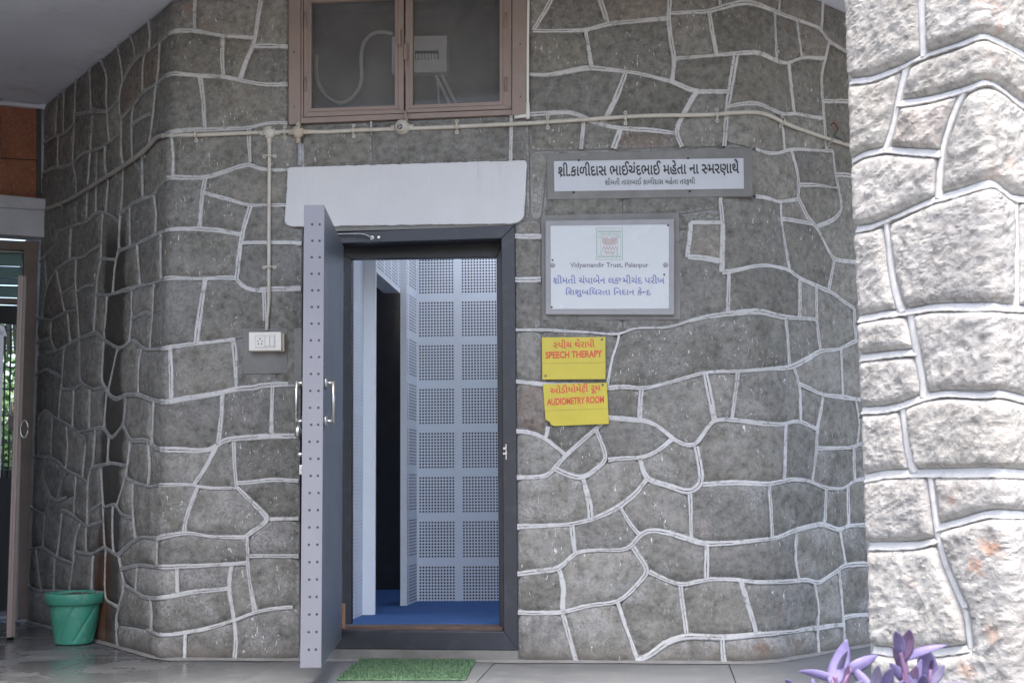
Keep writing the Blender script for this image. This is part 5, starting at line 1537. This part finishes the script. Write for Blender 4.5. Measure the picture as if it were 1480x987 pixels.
kprism('tile_panel', [(-260, 214), (53, 232.5), (53, 290), (-260, 268)], 0.001, 0.08, M_ORANGE, lw)
kprism('corner_strip', [(53.5, 153), (60, 154), (60, 290), (53.5, 290)], 0.012, 0.10, plain('dark grey strip', (0.07, 0.07, 0.07), 0.8), lw)
M_WBEAM = plain('limewashed beam', (0.42, 0.43, 0.47), 0.9, var=0.08, scale=4, bump=0.3, bs=40, dirt=(0.30, 0.30, 0.32), dirt_amt=0.5)
m_ = MB()
def kbox(m_, x0, y00, x1, y10, y01, y11, off, depth): m_.prism([KPt(x0, y00, off), KPt(x1, y10, off), KPt(x1, y11, off), KPt(x0, y01, off)], -KP.n * depth)
kbox(m_, -260, 256, 74, 288, 286, 304, 0.13, 0.16); m_.build('beam_moulding', M_WBEAM, lw, bevel=0.008)
m_ = MB(); kbox(m_, -260, 285, 76, 303.5, 320, 344, 0.11, 0.16); m_.build('beam', M_WBEAM, lw, bevel=0.006)
kprism('ceiling_edge', [(-260, 122), (62, 152), (62, 157), (-260, 127.5)], 0.03, 0.10, M_CEIL, lw)
m_ = MB(); m_.prism([KPt(47, 150, -0.12), KPt(80, 153, -0.12), KPt(66, 903, -0.12), KPt(37, 900, -0.12)], -KP.n * 0.12); m_.build('corner_pier', M_PLASTER, lw)
# plain masonry carrying on to the left, outside the photograph
m_ = MB(); o = KP.at(-16, 700); o.z = 0; dv = -kx if KP.d.dot(kx) > 0 else kx
pF = KP.at(-16, 700); pF.z = 0; m_.prism([pF, pF - kx * 3.2, pF - kx * 3.2 + Vector((0, 0, CEIL)), pF + Vector((0, 0, CEIL))], -KP.n * 0.15)
m_.build('plaster_wall', M_PLASTER2, lw)
wg = KP.at(-16, 700); wg.z = 0; wg = wg - kx * 2.5  # wall out of view, added to keep light off the return wall
shading = thing('added_shading_wall', 'plain grey plastered wing wall added out of view to darken the return wall', 'wall', tuple(wg))
m_ = MB(); m_.prism([wg, wg + KP.n * 3.6, wg + KP.n * 3.6 + Vector((0, 0, CEIL)), wg + Vector((0, 0, CEIL))], -kx * 0.2); m_.build('wall_face', M_PLASTER2, shading)
ldr = thing('louvred_doorframe', 'brown steel door frame with glass louvres at the left edge of the porch', 'door frame', tuple(KPt(40, 890)))
kprism('frame_post', [(35.5, 348), (56, 350), (38.5, 893), (25, 896)], 0.05, 0.10, M_BROWN2, ldr)
kprism('frame_head', [(-40, 345), (57.5, 349.5), (56.5, 362.5), (-40, 358.5)], 0.055, 0.10, M_BROWN2, ldr)
kprism('frame_post', [(-40, 348), (-13, 348), (-24, 893), (-46, 896)], 0.05, 0.10, M_BROWN2, ldr)
M_LOUV = Mat('greenish louvre glass'); M_LOUV.fin((0.16, 0.24, 0.235), 0.12, None, 0.0, 0.6); M_LOUV = M_LOUV.m
for i, (ya, yb) in enumerate(((364, 383), (384.5, 399), (400.5, 411), (412.5, 429))):
    m_ = MB(); q = [KPt(-14, ya, -0.02), KPt(33, ya + 1.5, -0.02), KPt(33, yb + 1.5, 0.03), KPt(-14, yb, 0.03)]; m_.prism(q, -KP.n * 0.006); m_.build('louvre_pane', M_LOUV, ldr)
for y in (363, 382.5, 399):
    m_ = MB(); m_.prism([KPt(-14, y, 0.02), KPt(34, y + 1.2, 0.02), KPt(34, y + 2.6, 0.02), KPt(-14, y + 1.4, 0.02)], -KP.n * 0.01); m_.build('louvre_rail', M_STEEL, ldr)
kprism('transom', [(-14, 430), (36, 431.5), (36, 440), (-14, 438)], 0.02, 0.06, M_BROWN2, ldr)
kprism('transom_panel', [(-14, 441), (36, 442), (36, 470), (-14, 466)], -0.01, 0.04, M_BLACK, ldr)
# half open plank leaf, seen edge on
t0, b0_ = at_depth(43.5, 399, 7.45), at_depth(21.5, 918, 7.45)
he = -21.6; lv = head(he); le = head(he + 90)
leaf2 = thing('plank_door', 'narrow pale brown edge of a half open door leaf at far left', 'door', (b0_.x, 7.45, 0))
zz0, zz1 = 0.02, t0.z; px_ = Vector((b0_.x, 7.45, zz0)); 
m_ = MB(); m_.box(px_, -le * 0.018, lv * 0.60, (0, 0, zz1 - zz0)); m_.build('leaf_panel', M_BROWN2, leaf2, bevel=0.001)
m_ = MB(); m_.box(px_ - le * 0.0185 - lv * 0.004, -le * 0.014, lv * 0.60, (0, 0, zz1 - zz0)); m_.build('leaf_edge', M_BROWN, leaf2, bevel=0.001)
m_ = MB(); m_.box(px_ - le * 0.033 - lv * 0.008, -le * 0.012, lv * 0.60, (0, 0, zz1 - zz0)); m_.build('leaf_edge', M_BROWN, leaf2, bevel=0.001)
m_ = MB(); c_ = at_depth(35, 620, 7.42); m_.tube([c_ + Vector((0.022 * math.cos(t), 0, 0.05 * math.sin(t))) for t in [k * math.pi / 8 for k in range(17)]], 0.005, 8); m_.build('ring_handle', M_STEEL, leaf2, smooth=True)
# padlock hanging on the grille
GR = Plane((KP.p.x - KP.n.x * 0.9, KP.p.y - KP.n.y * 0.9), 53.9)
gr = thing('window_grille', 'black barred grille with a white post seen through the far left opening', 'grille', tuple(GR.at(10, 690)))
for i, x in enumerate((-34, -20, -8, 4, 12, 21, 30)):
    m_ = MB(); m_.tube([GR.at(x + 4, 470), GR.at(x, 690)], 0.007, 8); m_.build('bar', M_BLACK, gr)
for y in (478, 503, 532, 563, 602, 640, 676):
    m_ = MB(); m_.tube([GR.at(-40, y - 4), GR.at(34, y)], 0.006, 8); m_.build('cross_bar', M_BLACK, gr)
m_ = MB(); m_.prism([GR.at(-12, 474, 0.03), GR.at(5.5, 480, 0.03), GR.at(0.5, 690, 0.03), GR.at(-16, 690, 0.03)], -GR.n * 0.05); m_.build('white_post', M_WHITEP, gr)
m_ = MB(); m_.prism([GR.at(-30, 459, 0.03), GR.at(6, 472, 0.03), GR.at(10, 486, 0.03), GR.at(-30, 474, 0.03)], -GR.n * 0.05); m_.build('white_rail', M_WHITEP, gr)
lockp = thing('padlock', 'large dark padlock hanging on the barred grille', 'padlock', tuple(GR.at(17, 615, 0.05)))
m_ = MB(); m_.prism([GR.at(13, 598, 0.06), GR.at(22, 599, 0.06), GR.at(21, 622, 0.06), GR.at(13, 621, 0.06)], -GR.n * 0.03); m_.build('lock_body', M_BROWN2, lockp, bevel=0.008)
m_ = MB(); m_.tube(curve_pts([GR.at(14.5, 599, 0.045), GR.at(15, 586, 0.045), GR.at(18, 581, 0.045), GR.at(21, 587, 0.045), GR.at(20.5, 599, 0.045)]), 0.006, 8); m_.build('shackle', M_STEEL, lockp, smooth=True)
low = thing('low_wall', 'black low wall under the barred grille at far left', 'wall', tuple(GR.at(10, 700)))
m_ = MB(); a = GR.at(-70, 690, 0.0); b = GR.at(55, 690, 0.0); a = Vector((a.x, a.y, 0)); b = Vector((b.x, b.y, 0)); zt_ = GR.at(8, 679).z
m_.prism([a, b, b + Vector((0, 0, zt_)), a + Vector((0, 0, zt_))], -GR.n * 0.12); m_.build('wall_block', M_BLACK, low, bevel=0.004)
# tin awning outside and the shrubs
aw = thing('tin_awning', 'corrugated tin awning outside the far left opening', 'awning', tuple(GR.at(10, 480, -1.0)))
for k in range(9):
    m_ = MB(); d0 = GR.at(-40 + k * 10, 512, -1.2); d1 = GR.at(-42 + k * 10, 470, -0.25); m_.box(d0, d1 - d0, GR.d * 0.045, (0, 0, 0.008)); m_.build('tin_strip', M_PLASTER, aw)
M_LF = (lambda m: (lambda v: m.fin(m.mix(m.ramp(m.noise(v, 5, 4), [(0.35, 0.0), (0.65, 1.0)]), (0.03, 0.10, 0.02), (0.10, 0.20, 0.05)), 0.5, None, 0.0, 0.4))(m.coord('Object')))(Mat('garden leaves'))
M_STEMG = plain('brown stem', (0.10, 0.07, 0.05), 0.8)
shrub_labels = ['bushy green garden shrub beyond the grille, nearest the door leaf', 'pale green garden shrub beyond the grille, behind the white post', 'taller green garden shrub standing farthest out beyond the grille']
for si, (px, dd, hh) in enumerate(((20, -1.6, 1.9), (4, -2.2, 2.3), (12, -3.4, 2.9))):
    base = GR.at(px, 700, dd); base.z = GROUND_Z; sh = thing('garden_shrub', shrub_labels[si], 'shrub', tuple(base), 'garden shrubs beyond the grille')
    m_ = MB(); rnd = random.Random(20 + si)
    for k in range(7):
        t = k * 0.9; m_.tube(curve_pts([base, base + Vector((0.12 * math.cos(t), 0.12 * math.sin(t), hh * 0.4)), base + Vector((0.45 * math.cos(t), 0.45 * math.sin(t), hh * 0.9))]), 0.012, 6)
    m_.build('stems', M_STEMG, sh)
    V, Fc = [], []
    for k in range(2600):
        a = rnd.uniform(0, 6.28); r = 0.75 * math.sqrt(rnd.random()); z = hh * (0.25 + 0.75 * rnd.random()); p = base + Vector((r * math.cos(a), r * math.sin(a), z))
        d = Vector((rnd.gauss(0, 1), rnd.gauss(0, 1), rnd.gauss(-.3, .7))).normalized(); s_ = d.orthogonal().normalized() * 0.022; L_ = rnd.uniform(.06, .12)
        b_ = len(V); V += [p, p + d * L_ * .5 + s_, p + d * L_, p + d * L_ * .5 - s_]; Fc.append((b_, b_ + 1, b_ + 2, b_ + 3))
    stuff(meshobj('foliage', V, Fc, M_LF, sh))

# ------------------------------------------------------------------ purple heart plants by the pillar
def leaf_mat(name, c1_, c2_, c3_):
    m = Mat(name); u = m.n('ShaderNodeUVMap'); u.uv_map = 'UVMap'; sp = m.n('ShaderNodeSeparateXYZ'); m.L(u.outputs[0], sp.inputs[0])
    d = m.math('ABSOLUTE', m.math('SUBTRACT', sp.outputs[1], 0.5)); n = m.noise(m.coord('Object'), 30, 5, 0.6)
    mp = m.n('ShaderNodeMapping'); mp.inputs['Scale'].default_value = (2, 60, 1); m.L(u.outputs[0], mp.inputs[0]); st = m.noise(mp.outputs[0], 1.0, 2)
    c = m.ramp(n, [(0.3, c1_), (0.7, c2_)]); c = m.mix(m.ramp(d, [(0.0, 0.5), (0.06, 0.0)]), c, c3_); c = m.mix(m.ramp(st, [(0.4, 0.25), (0.6, 0.0)]), c, c3_)
    m.b.inputs['Subsurface Weight'].default_value = 0.0
    return m.fin(c, 0.5, m.bump(st, 0.15, 0.001), 0.0, 0.35)
M_PL = [leaf_mat('lilac leaf', (0.135, 0.115, 0.24), (0.20, 0.175, 0.33), (0.11, 0.08, 0.19)), leaf_mat('dusky purple leaf', (0.085, 0.055, 0.11), (0.14, 0.09, 0.155), (0.06, 0.03, 0.07)), leaf_mat('grey violet leaf', (0.15, 0.135, 0.22), (0.20, 0.185, 0.28), (0.10, 0.075, 0.15))]
M_PST = plain('purple stem', (0.16, 0.09, 0.17), 0.5, bump=0)
def purple_leaf(parent, b, t, wd, mat, bend, roll):
    b = Vector(b); t = Vector(t); ax = t - b; L_ = ax.length; ax.normalize(); view = ((b + t) / 2 - Vector((0, 0, CAMH))).normalized()
    side = ax.cross(view).normalized(); nrm = side.cross(ax).normalized()
    roll *= 0.6; side2 = side * math.cos(roll) + nrm * math.sin(roll); nrm2 = nrm * math.cos(roll) - side * math.sin(roll)
    V, Fc, UV = [], [], []; n_, k_ = 14, 6
    for i in range(n_ + 1):
        u = i / n_; wv = wd * 0.5 * 1.18 * (u ** 0.5) * ((1 - u) ** 0.85) * 1.85 if u < 1 else 0.0004
        if i == 0: wv = wd * 0.14
        c = b + ax * L_ * u + nrm2 * bend * L_ * math.sin(math.pi * u * 0.9) + Vector((0, 0, -abs(bend) * L_ * 0.25 * u * u))
        for j in range(k_ + 1):
            s_ = (j / k_ - 0.5) * 2; V.append(c + side2 * s_ * wv + nrm2 * (abs(s_) ** 1.3) * wv * 0.28); UV.append((u, j / k_))
    m_ = k_ + 1; Fc = [(i * m_ + j, i * m_ + j + 1, (i + 1) * m_ + j + 1, (i + 1) * m_ + j) for i in range(n_) for j in range(k_)]
    o = meshobj('leaf', V, Fc, mat, parent, True, UV); so_ = o.modifiers.new('thick', 'SOLIDIFY'); so_.thickness = 0.0015; return o
E6 = lambda x, y, d: at_depth(1120 + x / 4.111, 860 + y / 4.111, d)
TROF_Z = 0.0
plants = [
 ('purple heart plant with one broad upright leaf, leftmost of the three', 3.45, (372, 640), [
  (355, 480, 425, 250, 96, 0, .10, .3), (385, 450, 432, 325, 34, 2, .05, -.8), (340, 498, 138, 445, 42, 0, .12, .5), (420, 520, 436, 410, 34, 1, .05, .2),
  (452, 436, 606, 350, 62, 0, -.10, -.3), (552, 535, 430, 400, 52, 0, .08, .2), (235, 560, 222, 488, 30, 0, .05, .1), (110, 560, 62, 497, 34, 0, .1, .3), (400, 600, 520, 500, 50, 2, .1, .2), (330, 610, 250, 520, 46, 2, .1, .2)]),
 ('tallest purple heart plant, with a dark upright leaf at its tip', 3.36, (775, 640), [
  (745, 335, 716, 210, 56, 0, .08, .4), (762, 350, 802, 196, 74, 1, .10, .25), (768, 440, 700, 298, 56, 1, .08, .3), (775, 375, 1024, 290, 46, 0, -.12, .6),
  (812, 530, 682, 396, 56, 0, .08, -.2), (590, 545, 614, 412, 52, 2, .08, .2), (655, 560, 694, 430, 60, 0, .08, -.3), (690, 600, 760, 500, 50, 0, .08, .2), (620, 620, 560, 540, 60, 0, .1, .2)]),
 ('purple heart plant with a broad folded lilac leaf, rightmost of the three', 3.40, (905, 650), [
  (905, 510, 895, 298, 104, 0, .10, .15), (835, 530, 872, 372, 50, 0, .08, -.4), (802, 520, 846, 415, 56, 1, .08, .2), (925, 510, 1008, 408, 58, 2, .10, .3),
  (925, 440, 938, 378, 20, 1, .05, .1), (960, 545, 1145, 514, 48, 0, .12, .5), (880, 600, 885, 470, 60, 0, .1, .1), (980, 620, 1060, 540, 60, 0, .1, .2)])]
tz0 = 0.24
for lb, dep, root, lvs in plants:
    rb = E6(root[0], root[1], dep); rb.z = tz0
    pt = thing('purple_heart_plant', lb, 'plant', tuple(rb), 'purple heart plants beside the pillar'); rnd = random.Random(int(dep * 100))
    tops = E6(lvs[0][0], lvs[0][1], dep); m_ = MB(); m_.tube(curve_pts([rb, (rb + tops) / 2 + Vector((0.01, 0, 0)), tops]), 0.006, 8)
    for lf in lvs[2::2]:
        q = E6(lf[0], lf[1], dep); m_.tube([(rb * 0.5 + tops * 0.5), q], 0.0045, 6)
    m_.build('stem', M_PST, pt, smooth=True)
    extra = []
    for k in range(13):
        a_ = rnd.uniform(-1.35, 1.35); L_ = rnd.uniform(120, 190); ox = root[0] + rnd.uniform(-120, 120); oy = root[1] + rnd.uniform(-30, 70)
        extra.append((ox, oy, ox + L_ * math.sin(a_), oy - L_ * math.cos(a_) * 0.75, rnd.uniform(45, 75), rnd.choice((0, 0, 0, 2, 2, 1)), rnd.uniform(.05, .15), rnd.uniform(-.6, .6)))
    for bx, by, tx, ty, wd, mi, bend, roll in lvs + extra:
        db_ = rnd.uniform(-.02, .03); dt = rnd.uniform(-.07, .05)
        bx -= (tx - bx) * 0.22; by -= (ty - by) * 0.22
        b = E6(bx, by, dep + db_); t = E6(tx, ty, dep + dt); purple_leaf(pt, b, t, wd / 4.111 / FPX * dep * 1.30, M_PL[mi], bend, roll)
tr_ = thing('planter', 'low grey concrete planter holding the purple plants', 'planter', (1.0, 3.5, 0))
m_ = MB(); x0, x1, y0, y1 = 0.62, 1.38, 3.27, 3.62
for a, b, c, d in ((x0, y0, x1, y0 + .04), (x0, y1 - .04, x1, y1), (x0, y0 + .04, x0 + .04, y1 - .04), (x1 - .04, y0 + .04, x1, y1 - .04)): m_.box((a, b, 0), (c - a, 0, 0), (0, d - b, 0), (0, 0, 0.26))
m_.build('trough', M_PLASTER, tr_, bevel=0.006)
m_ = MB(); m_.box((x0 + .04, y0 + .04, 0.0), (x1 - x0 - .08, 0, 0), (0, y1 - y0 - .08, 0), (0, 0, tz0)); m_.build('soil', M_EARTH, tr_)
